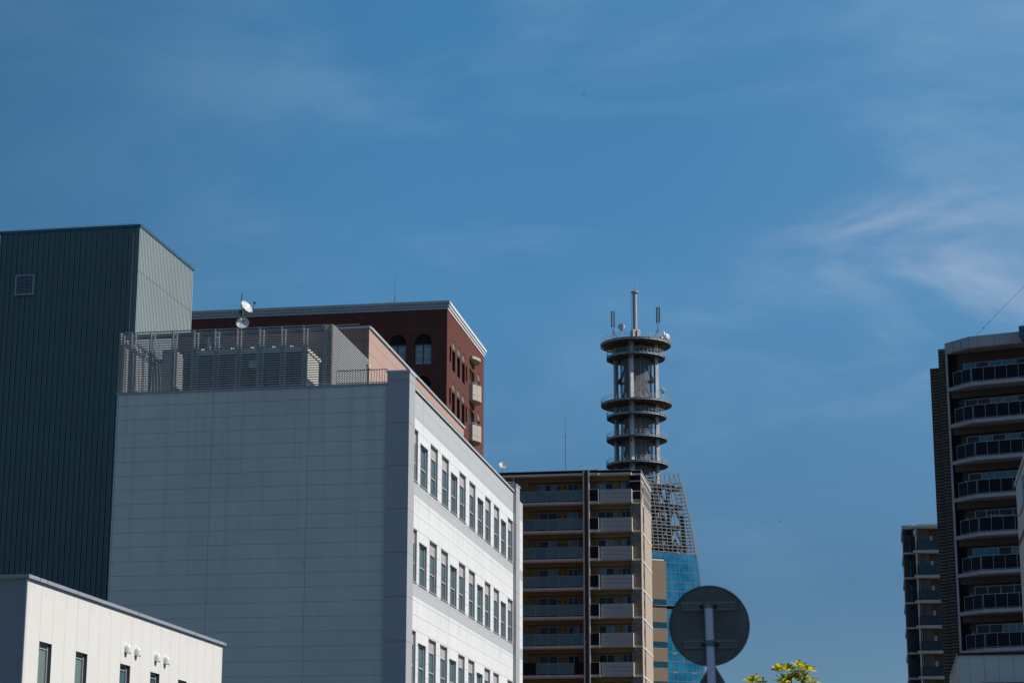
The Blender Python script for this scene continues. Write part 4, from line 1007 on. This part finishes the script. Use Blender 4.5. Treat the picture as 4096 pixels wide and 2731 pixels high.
for k in range(14):
    x = -19 + k * 1.15
    if x < -4.8: b.box(x, x + .6, 10.2, 10.45, 74.8, 90.5 if x < -7 else 86)
b.build('inner_deck', 'inner_steel', nb)
# glass skin
def skin(b, z0, z1, x0, n=1, m=0, d=0.):
    for z, w in ((z0, z1),):
        e0, e1 = ex(z), ex(w)
        b.poly([pt(x0, z, d), pt(e0 - CW, z, d), pt(e1 - CW, w, d), pt(x0, w, d)], m); b.poly([pt(e0 - CW, z, d), pt(e0, z, d), pt(e1, w, d), pt(e1 - CW, w, d)], m)
        q0, q1 = pt(e0, z, d), pt(e1, w, d); b.poly([q0, (q0[0] - 9, q0[1] + 14, z), (q1[0] - 9, q1[1] + 14, w), q1], m)
b = MB(); zs = [20, 30, 40, 45, 48, 52, 55, 58, 61.3]
for a, c_ in zip(zs, zs[1:]): skin(b, a, c_, -14)
zs = [62.2, 65, 67, 69, 71, 73, 74.55]
for a, c_ in zip(zs, zs[1:]): skin(b, a, c_, -20)
b.build('glass_skin', 'blueglass', nb)
b = MB(); skin(b, 61.3, 62.2, -14, 1, 0, .35); b.box(-20, -2, .2, 14, 73.9, 74.5); b.build('shadow_gap', 'dark', nb)
b = MB()
gz = [74.5, 72.3, 70.05, 67.8, 65.65, 63.5, 62.2, 61.25, 60.4, 58.55, 56.3, 55.85, 53.7, 51.4, 49.3, 46.95, 44.8, 42.5, 40.2, 38, 35.8]
for z in gz:
    if z < 62 and z > 61: pass
    b.bar(pt(-20 if z > 62 else -14, z, -.03), pt(ex(z) - CW, z, -.03), .10, .10); b.bar(pt(ex(z) - CW, z, -.03), pt(ex(z), z, -.03), .10, .10)
for i in range(5, 30):
    for z0, z1 in ((30, 61.2), (62.2, 68), (68, 74.5)):
        x0, x1 = mx(i, z0), mx(i, z1)
        if x0 > ex(z0) - CW or x1 > ex(z1) - CW: continue
        b.bar(pt(x0, z0, -.03), pt(x1, z1, -.03), .07, .09, up=(0, 1, 0))
for z0, z1 in ((30, 50), (50, 61.2), (62.2, 67), (67, 71), (71, 74.5)):
    for o_ in (CW, 0): b.bar(pt(ex(z0) - o_, z0, -.03), pt(ex(z1) - o_, z1, -.03), .09, .1, up=(0, 1, 0))
b.build('mullion_grid', 'mullion', nb)
b = MB()
for i, z in ((8, 58.55), (8, 56.0), (8, 51.3), (12, 51.3), (8, 46.9), (12, 46.9), (8, 55.8), (12, 42.4)): b.box(mx(i + 2, z), mx(i + 3, z), -.09, -.04, z - .3, z + .05)
b.build('vent_strip', 'rust', nb)
# tan block in front at the left
b = MB(); zt = 72.4; bands = [(62.07, 63.48), (56.68, 58.15), (52.2, 53.66), (47.61, 49.07), (43.1, 44.56), (38.6, 40.0)]
prev = zt
for z0, z1 in bands:
    b.box(-16, -9.47, -.5, 3, z1, prev); prev = z0
    b.box(-16, -9.5, -.45, 3, z0 + .001, z1 - .001, 1)
    b.box(-16, -9.44, -.53, -.5, z0 - .06, z0, 2)
    if z0 > 60: b.box(-16, -9.6, -.3, 3, 61.5, 62.06, 3); prev = 61.5
b.box(-16, -9.47, -.5, 3, 20, prev)
b.box(-16, -10.0, -.4, 3, 72.5, 73.0, 2); b.box(-16, -9.8, -.5, 3, 73.001, 73.15, 3)
b.build('tan_block', ['tan', 'tealglass', 'coping_light', 'dark'], nb)
b = MB(); b.box(-20, -1, 14, 24, 0, 74); b.box(-20, -1, 1, 13.9, 0, 20); b.build('rear_wall', 'tan', nb)
b = MB(); pr = None
for k in range(14):
    x = -14 + k * .7; p = (x, .3, top(x) + .45); b.tube((x, .3, top(x)), p, .03, 4)
    if pr: b.tube(pr, p, .025, 4)
    pr = p
b.build('roof_rail', 'steel', nb)

# ================================================================== dark apartment tower at the right
RO = (33.623, 160, 0); RY = 25
ra = thing('apartment_tower', 'dark apartment tower with angled grey balconies and striped brown tiles at the right edge', 'building', RO, RY)
KX, KY_ = 1.81, 0.0; LX, LY = -.42, 1.41; RX = 12.0
SR = [38.2 - 2.9 * k for k in range(13)]
def slabpoly(o=0., xr=RX): return [(LX, LY - o), (KX, KY_ - o), (xr, KY_ - o), (xr, 3.2), (LX, 3.2)]
b = MB(); b.box(LX + .25, RX, 2.0, 12, 0, 41.2); b.build('wall', 'rwall', ra)
for y0, x0, x1, zt in ((1.75, -1.05, LX - .01, 41.43), (2.2, -1.86, -1.05, 40.05)):
    b = MB(); b.box(x0, x1, y0, 11, 0, zt); b.box(x0 - .02, x1, y0 - .02, 11, zt, zt + .05, 1); b.build('tiled_wall', ['stripe', 'slab'], ra)
b = MB(); b.prism([(LX - .0, LY - .03), (KX, -.03), (RX, -.03), (RX, .25), (KX + .05, .25), (LX, LY + .25)], 40.92, 41.80)
b.prism([(LX, LY + .25), (KX + .05, .25), (RX, .25), (RX, 3), (LX, 3)], 41.0, 41.1); b.build('roof_fascia', 'rslab', ra)
b = MB()
for x in (2.5, 3.78, 5.1, 6.4): b.box(x - .008, x + .008, -.034, -.028, 40.93, 41.79)
for u in (.33, .66): x = LX + (KX - LX) * u; y = LY * (1 - u); b.box(x - .008, x + .008, y - .045, y - .025, 40.93, 41.79)
b.box(KX - .008, KX + .008, -.036, -.02, 40.93, 41.79); b.build('fascia_joint', 'dark', ra)
b = MB(); b.box(LX - .0, LX + .16, LY, LY + .35, 0, 40.91); b.build('fin_edge', 'rslab', ra)
b = MB(); b.box(LX + .165, LX + .24, LY + .06, 1.99, 0, 40.91)
for k in range(5): y = LY + .12 + k * .11; b.box(LX + .241, LX + .265, y, y + .05, 0, 40.9)
b.box(LX + .24, .33, 1.9, 1.99, 0, 40.9)
for k in range(8): x = LX + .3 + k * .055; b.box(x, x + .02, 1.87, 1.899, 0, 40.9)
b.build('louvre_fin', 'fin', ra)
def rail_seg(b, g_, p, q, n, z):
    (x0, y0), (x1, y1) = p, q; zt, zb = z + 1.11, z + .08
    b.bar((x0, y0, zt), (x1, y1, zt), .04, .04); b.bar((x0, y0, zb), (x1, y1, zb), .03, .03)
    for i in range(n + 1):
        x, y = x0 + (x1 - x0) * i / n, y0 + (y1 - y0) * i / n; b.bar((x, y, z), (x, y, zt), .028, .028)
    dx, dy = x1 - x0, y1 - y0; L_ = sqrt(dx * dx + dy * dy); nx, ny = -dy / L_ * .03, dx / L_ * .03
    g_.poly([(x0 + nx, y0 + ny, zb), (x1 + nx, y1 + ny, zb), (x1 + nx, y1 + ny, zt - .02), (x0 + nx, y0 + ny, zt - .02)])
rr_ = random.Random(11)
RG = ['blackglass', 'curtain', 'bluepane', 'bluepane', 'blackglass']
for k, s_ in enumerate(SR):
    if s_ < 8: break
    b = MB(); b.prism(slabpoly(), s_ - .27, s_); b.build('balcony_slab', 'rslab', ra)
    b = MB(); b.box(LX + .3, RX, 1.55, 1.99, s_ - .8, s_ - .275); b.build('ceiling_beam', 'rwall', ra)
    b = MB(); g_ = MB()
    tx = .28; lx_, ly_ = LX + (KX - LX) * tx, LY * (1 - tx) + .06
    rail_seg(b, g_, (lx_, ly_), (KX - .01, .06), 2, s_); ro = None
    rail_seg(b, g_, (KX + .08, .04), (KX + .08 + .89 * 11, .04), 11, s_)
    ro = b.build('railing', 'rrail', ra)
    g_.build('rail_panel', 'navy', ro)
    # windows on the back wall
    zt = s_ + 1.97; xs = [1.2, 2.05, 3.05, 4.05, 5.05] if k == 4 else [.85, 1.83, 2.82, 3.83, 4.85]
    f = MB(); Y0, Y1 = 1.9, 1.985
    f.box(xs[0], xs[-1] + 5, Y0, Y1, zt - .05, zt)
    for i, x in enumerate(xs): f.box(x - .03, x + .03, Y0 - .01, Y1, s_, zt - .05)
    f.box(xs[-1] + .08, xs[-1] + .13, Y0 - .01, Y1, s_, zt - .05)
    wo = f.build('window', 'alu', ra)
    for i in range(4):
        p = MB(); p.box(xs[i] + .03, xs[i + 1] - .03, Y0 + .05, Y1 - .01, s_, zt - .05); p.build('pane', rr_.choice(RG), wo)
    p = MB(); p.box(xs[-1] + .13, xs[-1] + 5, Y0 + .05, Y1 - .01, s_, zt - .05); p.build('pane', 'blackglass', wo)
    f = MB(); f.tube((.52, 1.6, s_ + 1.0), (.55, 1.55, s_ + 1.22), .035, 6); f.tube((.55, 1.55, s_ + 1.22), (.66, 1.6, s_ + 1.35), .04, 6); f.tube((.66, 1.6, s_ + 1.35), (.68, 1.9, s_ + 1.36), .05, 8); f.build('pipe_bracket', 'qwall', ra)
def onR(x, y, z): return onA(x, y, z, RY, RO)
b = MB(); b.box(5.85, 7.0, -.9, -.06, 41.2, 42.0); b.box(5.95, 6.9, -.85, -.08, 41.0, 41.2); b.box(6.0, 6.8, -.8, -.1, 40.9, 41.0); b.build('gutter_box', 'teal', ra)
gw = thing('guy_wire', 'thin slanting wire rising from the dark apartment tower roof', 'wire', onR(2.2, .3, 41.8))
a_ = Vector(onR(2.2, .3, 41.8)); e_ = Vector((40.9, 157, 46.9)); b = MB(); b.tube((0, 0, 0), tuple(e_ - a_), .012, 5); dd = (e_ - a_).normalized(); b.tube(tuple(dd * .9), tuple(dd * 1.05), .03, 5); b.tube(tuple(dd * 1.5), tuple(dd * 1.6), .025, 5); b.build('cable', 'steel_dark', gw)
b = MB(); b.tube((0, 0, -.02), (0, 0, .08), .03, 6); b.build('anchor', 'steel_dark', gw)
gw = thing('guy_wire', 'short steep wire above the dark box at the right roof corner', 'wire', onR(6.0, -.4, 42.0))
b = MB(); b.tube((0, 0, 0), (.9, 0, 2.4), .012, 5); b.build('cable', 'steel_dark', gw)
# laundry on the fifth balcony
la = thing('clothes_rail', 'row of pale hangers and pegs hanging over a balcony of the dark apartment tower', 'laundry', onR(3.6, .5, SR[4] + 1.35))
b = MB(); b.tube((-1.2, 0, 0), (2.6, 0, .0), .012, 5); b.build('rail', 'steel_dark', la)
for i in range(18):
    x = -1.0 + i * .12 + rr_.random() * .05; b = MB(); hgt = .05 + rr_.random() * .08
    b.tube((x, 0, 0), (x, 0, -.03), .006, 4); b.poly([(x, 0, -.03), (x - .05, .02, -.03 - hgt), (x + .05, .02, -.03 - hgt)]); b.poly([(x, .01, -.03), (x - .05, .03, -.03 - hgt), (x + .05, .03, -.03 - hgt)]); b.build('hanger', 'white_dish', la)

# ================================================================== far apartment building behind it
KO = (45.505, 240, 0)
ka = thing('far_apartment_building', 'narrow brown apartment building with pale slab edges behind the dark tower', 'building', KO, 9.6)
SK = [37.2 - 2.835 * k for k in range(10)]
b = MB(); b.box(-.93, 0.25, 1.75, 11, 0, 39.9); b.build('wall', 'kwall', ka)
b = MB(); b.box(.84, 1.9, .9, 8, 0, 39.7); b.box(.84, 1.0, .5, .9, 0, 39.7); b.build('partition_wall', 'ktile', ka)
b = MB(); b.box(1.9, 5, 1.1, 9, 0, 39.7); b.box(.35, .84, 1.76, 9, 0, 39.7); b.build('recess_wall', 'rwall', ka)
b = MB(); b.box(.33, .53, .25, .6, 0, 39.75); b.build('column', 'slab', ka)
b = MB(); b.tube((.70, .7, 0), (.70, .7, 39.7), .05, 8); b.build('drain_pipe', 'slab', ka)
for i, s_ in enumerate([40.02] + SK):
    b = MB(); b.box(.10, 5, 0, 2.0, s_ - .27, s_ - .12); b.box(.08, 5, -.03, 1.9, s_ - .12, s_)
    # left wing of the slab, set back, running along the side
    d = 1.42; b.box(-1.08, .099, d, 11.2, s_ - .22 + (.08 if i == 0 else .0), s_ - .02 + (.30 if i == 0 else 0)); b.box(-1.02, -.94, d + .05, 11.1, s_ - .33, s_ - .221)
    b.build('roof_slab' if i == 0 else 'balcony_slab', 'slab', ka)
    if i == 0:
        b = MB(); b.box(.6, 5, 1.5, 9, 40.1, 40.45); b.build('roof_parapet', 'slab', ka)
for s_ in SK:
    b = MB(); b.box(.50, .53, .03, .07, s_, s_ + 1.05); g_ = MB()
    for x in (.56, 1.42, 2.0, 2.42, 3.2): b.box(x, x + .04, .03, .07, s_, s_ + 1.07)
    b.box(.55, 4.5, .02, .08, s_ + 1.07, s_ + 1.10); ro = b.build('railing', 'fin', ka)
    g_.box(.6, 4.5, .045, .055, s_ + .02, s_ + 1.07); g_.build('glass_panel', 'krail', ro)
    for z0, z1, k_ in ((1.12, 1.95, 'kpane'), (.03, .95, 'kpane')):
        f = MB(); f.box(-.44, -.10, 1.70, 1.749, s_ + z0 - .05, s_ + z1 + .05); wo = f.build('window', 'fin', ka)
        p = MB(); p.box(-.40, -.14, 1.685, 1.699, s_ + z0, s_ + z1); p.build('pane', k_, wo)
    f = MB(); f.box(-.50, -.06, 1.71, 1.749, s_ + 2.05, s_ + 2.45); f.build('lintel_panel', 'fin', ka)
    f = MB(); f.box(1.98, 2.32, 1.0, 1.08, s_ + .2, s_ + 1.75); do = f.build('balcony_door', 'rslab', ka)
    f = MB(); f.tube((2.15, .96, s_ + 1.22), (2.15, 1.0, s_ + 1.22), .09, 12); f.tube((2.02, .95, s_ + 1.3), (2.15, .95, s_ + 1.55), .02, 5); f.build('vent_cap', 'cream', do)

# ================================================================== panelled building bottom right, and the taller edge building
oo = thing('panelled_building', 'grey panelled low building with slatted side screen in the lower right corner', 'building', onA(0, 0, 0, 9.7, (18.79, 90, 0)), 9.7)
b = MB(); HO = 10.6; b.box(.02, 14, 0, 12, 0, HO - .09)
b.build('wall', 'alc', oo)
b = MB(); b.box(-.02, 14, -.1, 12, HO - .089, HO + .0); b.build('coping', 'dark', oo)
b = MB(); b.box(.95, 8, -.12, -.003, 9.36, 9.44, 0); b.box(.95, 8, -.02, -.004, 8.0, 9.36, 1); b.box(.95, 1.0, -.05, -.021, 8.0, 9.355, 0); b.box(1.85, 1.9, -.05, -.021, 8.0, 9.355, 0); b.build('window', ['alu', 'blackglass'], oo)
b = MB(); b.box(.30, .64, -.008, -.003, 9.53, 9.542); b.build('panel_joint', 'coping', oo)
sc = thing('slat_fence', 'white slatted screen on the left side of the grey panelled building', 'screen', onA(-.03, 0, 0, 9.7, (18.79, 90, 0)), 9.7)
b = MB(); z = 7.2
while z < HO - .05: b.poly([(-.06, .05, z), (-.06, 10.2, z), (-.02, 10.2, z + .075), (-.02, .05, z + .075)]); b.poly([(-.061, .05, z), (-.061, 10.2, z), (-.058, 10.2, z + .03), (-.058, .05, z + .03)]); z += .125
b.build('slat_panel', 'cornice', sc)
for y in (.05, 2.6, 5.2, 7.8, 10.2): b = MB(); b.box(-.04, .0, y - .03, y + .03, 0, HO - .05); b.build('post', 'alu_light', sc)

QO = (14.413, 60, 0)
qb = thing('edge_building', 'grey walled building with pale blue grilles and an added unseen wing shading the signs, cut by the right photo edge', 'building', QO, 9.7)
b = MB(); b.box(0, 12, -13, 0, 0, 12.32); b.box(10, 16, -52, -13.01, 0, 12.3); b.box(2.5, 16, -52, -36, 0, 12.6); b.build('wall', 'qwall', qb)  # near wing and its link are out of view, added to shade the sign post
b = MB(); b.box(-.04, 12, -13.04, .04, 12.321, 12.44); b.build('coping', 'coping', qb)
b = MB(); b.box(-.012, -.002, -13, 0, 10.68, 10.74); b.box(-.02, -.003, -13, 0.01, 10.60, 10.61); b.build('joint', 'dark', qb)
for k in range(3):
    y1 = -1.15 - k * 3.4; b = MB()
    b.box(-.07, -.003, y1 - 2.2, y1, 11.29, 11.32)
    for i in range(9): b.box(-.06, -.003, y1 - 2.2 + i * .27, y1 - 2.04 + i * .27, 11.321, 12.06 - (i % 3) * .03)
    for i in range(3): b.box(-.065, -.004, y1 - 2.2, y1, 11.5 + i * .24, 11.54 + i * .24)
    b.build('window_grille', 'cyan', qb)

# ================================================================== street signs
SX, SY = 1.4285, 15.4
rv = Vector((SX, SY, 0)).normalized(); syaw = math.degrees(atan2(SX, SY)) + 2
def lean(z): return (-.0, 0)
sp_ = thing('sign_post', 'pale blue-grey steel post carrying the traffic signs seen from behind', 'post', (SX - .004, SY - .075, 0), 0)
b = MB(); n = 24
b.tube((.062, 0, 0), (-.006, 0, 3.492), .0295, n); b.build('post_tube', 'pole', sp_, True)
b = MB(); b.tube((-.006, 0, 3.493), (-.006, 0, 3.500), .031, n); b.build('post_cap', 'bracket', sp_, True)
rs = thing('round_sign', 'back of a round metal traffic sign clamped to the post above the triangular one', 'traffic sign', (SX, SY, 3.335), syaw)
R = .2905; b = MB()
b.lathe([(.001, 0), (R - .012, 0), (R - .004, 0), (R, .003), (R, .016), (R - .006, .018), (R - .012, .012), (R - .02, .0125), (.001, .0125)], 96)
b.xf(Matrix.Rotation(radians(90), 4, 'X')); b.v = [(p[0], p[1] + .006, p[2]) for p in b.v]; b.build('sign_plate', 'signback', rs)
for zc, xo in ((.139, -.003), (-.135, .004)):
    b = MB(); z0 = zc
    b.box(xo - .197, xo + .197, -.012, -.0065, z0 - .034, z0 + .034)
    for dz, hh in ((.022, .020), (-.002, .010), (-.022, .016)): b.box(xo - .195, xo + .195, -.026, -.0121, z0 + dz - hh / 2, z0 + dz + hh / 2)
    bo = b.build('bracket', 'bracket', rs)
    b = MB(); b.xf(Matrix.Identity(4)); b.lathe([(.030, z0 - .020), (.034, z0 - .020), (.034, z0 + .022), (.030, z0 + .022)], 24, c=(xo + (.0025 if zc > 0 else .001), -.075)); b.box(xo - .055, xo - .03, -.045, -.0245, z0 - .013, z0 + .013); b.box(xo + .028, xo + .053, -.045, -.0245, z0 - .013, z0 + .013)
    b.build('clamp', 'bracket', bo)
    b = MB()
    for sx in (-.047, .047): b.tube((xo + sx, -.028, z0 - .003), (xo + sx, -.058, z0 - .003), .010, 6); b.tube((xo + sx, -.024, z0 - .003), (xo + sx, -.034, z0 - .003), .017, 14)
    b.build('bolt', 'bolt', bo)
ts = thing('triangular_sign', 'back of a triangular traffic sign, tip showing below the round sign', 'traffic sign', (SX + .014, SY + .0, 2.6), syaw)
b = MB(); tri = [(-.40, -.22), (.40, -.22), (0.0, .478)]
# rounded tip
P3 = [(-.385, -.22), (.385, -.22), (.40, -.205), (.012, .465), (0, .474), (-.012, .465), (-.40, -.205)]
b.v = [(x, 0, z) for x, z in P3] + [(x, .012, z) for x, z in P3]; n = len(P3); b.f = [tuple(range(n)), tuple(range(2 * n - 1, n - 1, -1))] + [(i, (i + 1) % n, n + (i + 1) % n, n + i) for i in range(n)]; b.m = [0] * len(b.f)
b.build('sign_plate', 'signback', ts)
b = MB(); b.box(-.18, .18, -.02, -.001, .02, .05); b.lathe([(.0335, .018), (.036, .018), (.036, .052), (.0335, .052)], 24, c=(-.008, -.075)); b.box(-.05, -.03, -.06, -.021, .024, .046); b.box(.02, .04, -.06, -.021, .024, .046); b.build('bracket', 'bracket', ts)

# ================================================================== street tree
TRY = 45.0
def tp(cx, cy, dy=0.):
    """crop pixel of the tree top -> point in the tree's own plane (m, relative to its base)"""
    u, v = 2950 + cx / 6.72, 2620 + cy / 6.72
    d = FWD * FPX + RGT * (u - 2048) + DWN * (v - 1365.5); P = CAMP + d * ((TRY + dy) / d.y); return Vector((P.x - 5.6, P.y - TRY, P.z))
tree = thing('street_tree', 'leafy tree top with fresh yellow-green leaves and thin dark twigs beside the signs', 'tree', (5.6, TRY, 0))
fork = Vector((.15, .1, 3.6))
tk = MB()
tk.tube((0, 0, 0), (.03, .02, 1.6), .11, 10, .09); tk.tube((.03, .02, 1.6), (.08, .06, 2.9), .09, 10, .07); tk.tube((.08, .06, 2.9), tuple(fork), .07, 10, .05)
tk.build('trunk', 'bark', tree, True)
tw_ = MB(); whorls = []
def limb(pts, r0, r1):
    for i in range(len(pts) - 1):
        a = r0 + (r1 - r0) * i / (len(pts) - 1); c_ = r0 + (r1 - r0) * (i + 1) / (len(pts) - 1); tw_.tube(pts[i], pts[i + 1], a, 6, c_, cap=False)
J0 = tp(1440, 620); B0 = tp(1435, 900)
limb([fork, Vector((.25, .12, 4.6)), B0 + Vector((0, 0, -.15)), B0, tp(1448, 700), J0], .035, .009)
limb([J0, tp(1520, 560), tp(1660, 440, .05), tp(1740, 375, .1)], .008, .005)
limb([tp(1665, 440, .05), tp(1640, 370, .05), tp(1620, 310, .0)], .006, .004)
limb([tp(1690, 430, .05), tp(1740, 430), tp(1785, 405)], .004, .003)
limb([J0, tp(1410, 545), tp(1350, 460, -.05), tp(1310, 415, -.1)], .007, .004)
limb([tp(1420, 560), tp(1425, 490, .1), tp(1470, 460, .1)], .005, .003)
limb([J0, tp(1400, 650, -.1), tp(1330, 690, -.1)], .006, .004)
L0 = tp(1420, 800, .2)
limb([fork, Vector((.1, .3, 4.5)), L0, tp(1350, 680, .2), tp(1270, 600, .15), tp(1215, 515, .1), tp(1150, 485, .1), tp(1100, 415, .1)], .03, .004)
limb([tp(1215, 515, .1), tp(1218, 450, .05), tp(1195, 400, 0)], .006, .004)
limb([fork, Vector((.6, 0, 4.7)), tp(1740, 820, -.1), tp(1730, 740, -.1), tp(1800, 570, -.1), tp(1850, 490, -.1), tp(1910, 420, -.1)], .03, .004)
limb([tp(1855, 475, -.1), tp(1830, 430, -.15)], .004, .003)
limb([tp(1740, 760, -.1), tp(1930, 720, 0), tp(2030, 715, 0)], .006, .004); limb([fork, Vector((.8, -.2, 4.4)), tp(1990, 900, 0), tp(1995, 720, 0)], .025, .005)
limb([fork, Vector((-.3, 0, 4.5)), tp(420, 900, 0), tp(400, 735, 0)], .03, .006); limb([tp(420, 880, 0), tp(600, 800, 0), tp(610, 760, 0)], .008, .004)
limb([fork, Vector((.0, -.1, 4.6)), tp(1180, 900, -.1), tp(1210, 740, -.1)], .02, .004)
cl = [(1095, 400, .1, 9, 1.0), (1195, 385, 0, 7, 1.0), (1310, 405, -.1, 8, 1.05), (1470, 445, .1, 6, .9), (1620, 300, 0, 7, 1.1), (1745, 360, .1, 9, 1.15), (1905, 400, -.1, 9, 1.1), (1475, 600, 0, 7, 1.1),
      (1300, 620, -.1, 5, .8), (1205, 750, -.1, 6, 1.2), (1735, 680, -.1, 9, 1.15), (1990, 705, 0, 8, 1.2), (1790, 560, 0, 7, 1.0), (1620, 640, .1, 6, 1.0), (400, 725, 0, 9, 1.25), (610, 745, 0, 8, 1.0), (1850, 640, .1, 5, .9), (1330, 700, .1, 5, 1.0)]
rl_ = random.Random(5)
lf = MB()
def leaf(base, d, up, L_, wd):
    d = d.normalized(); side = d.cross(up)
    if side.length < .05: side = d.cross(Vector((1, 0, 0)))
    side.normalize(); nrm = side.cross(d).normalized()
    prof = [(0, .05), (.15, .20), (.35, .55), (.55, .86), (.72, 1.0), (.86, .85), (.95, .5), (1.0, .05)]
    b0 = len(lf.v); droop = rl_.uniform(-.05, .16); fold = rl_.uniform(.18, .45)
    for t, w in prof:
        c_ = base + d * (L_ * t) - nrm * (L_ * droop * t * t)
        for sgn in (-1, 0, 1): lf.v.append(tuple(c_ + side * (sgn * w * wd) + nrm * (abs(sgn) * w * wd * fold)))
    for i in range(len(prof) - 1):
        for q in (0, 1):
            lf.f.append((b0 + i * 3 + q, b0 + i * 3 + q + 1, b0 + i * 3 + q + 4, b0 + i * 3 + q + 3)); lf.m.append(0)
def whorl(P, n, s_):
    for i in range(n):
        a = 2 * pi * i / n + rl_.uniform(-.35, .35); e = rl_.uniform(-.15, .95)
        d = Vector((cos(a) * cos(e), sin(a) * cos(e), sin(e))); L_ = .185 * s_ * rl_.uniform(.75, 1.12)
        leaf(P + d * .008, d, Vector((rl_.uniform(-.3, .3), rl_.uniform(-.3, .3), 1)), L_, L_ * rl_.uniform(.24, .32))
for cx, cy, dy, n, s_ in cl: whorl(tp(cx, cy, dy), n + 3, s_)
for k in range(150):   # rest of the crown, below
    a = rl_.uniform(0, 2 * pi); rr = rl_.uniform(.1, 1.25) ** .8; zz = rl_.uniform(3.9, 5.15)
    if zz > 5.15 - rr * .2: continue
    P = Vector((.1 + cos(a) * rr, .1 + sin(a) * rr * .8, zz)); whorl(P, rl_.randint(6, 9), 1.1)
    c0 = Vector((.1 + cos(a) * rr * .4, .1 + sin(a) * rr * .35, zz - .5)); tw_.tube(c0, P, .007, 5, .004, cap=False); tw_.tube(fork, c0, .014, 5, .007, cap=False)
tw_.build('limb', 'bark', tree, True)
lf.build('crown', 'leaf', tree)

# ================================================================== birds far off in the sky
def bird(label, P, s_, tilt):
    o = thing('bird', label, 'bird', P, 0, 'birds flying far off')
    b = MB(); b.lathe([(.001, -.16), (.03, -.10), (.04, 0), (.028, .09), (.02, .13), (.001, .17)], 8); b.xf(Matrix.Rotation(radians(90), 4, 'Y'))
    b.poly([(-.08, 0, .01), (.06, 0, .01), (.0, .38, .10)]); b.poly([(-.08, 0, .01), (.06, 0, .01), (.0, -.38, .13)]); b.poly([(-.14, 0, 0), (-.25, .04, 0), (-.25, -.04, 0)])
    b.xf(Matrix.Rotation(tilt, 4, 'Z') @ Matrix.Scale(s_, 4)); b.build('body', 'bird', o)
bird('tiny dark bird high in the open sky above the buildings', (5.346, 150, 58.1), .45, .5)
bird('tiny bird in the sky left of the telecom tower, above the brick roof', (-9.63, 150, 46.8), .3, 1.2)
bird('tiny bird right of the lattice crown, higher of the low pair', (19.1, 150, 25.93), .45, .3)
bird('tiny bird right of the blue glass building, lower of the low pair', (19.82, 150, 23.44), .35, .9)
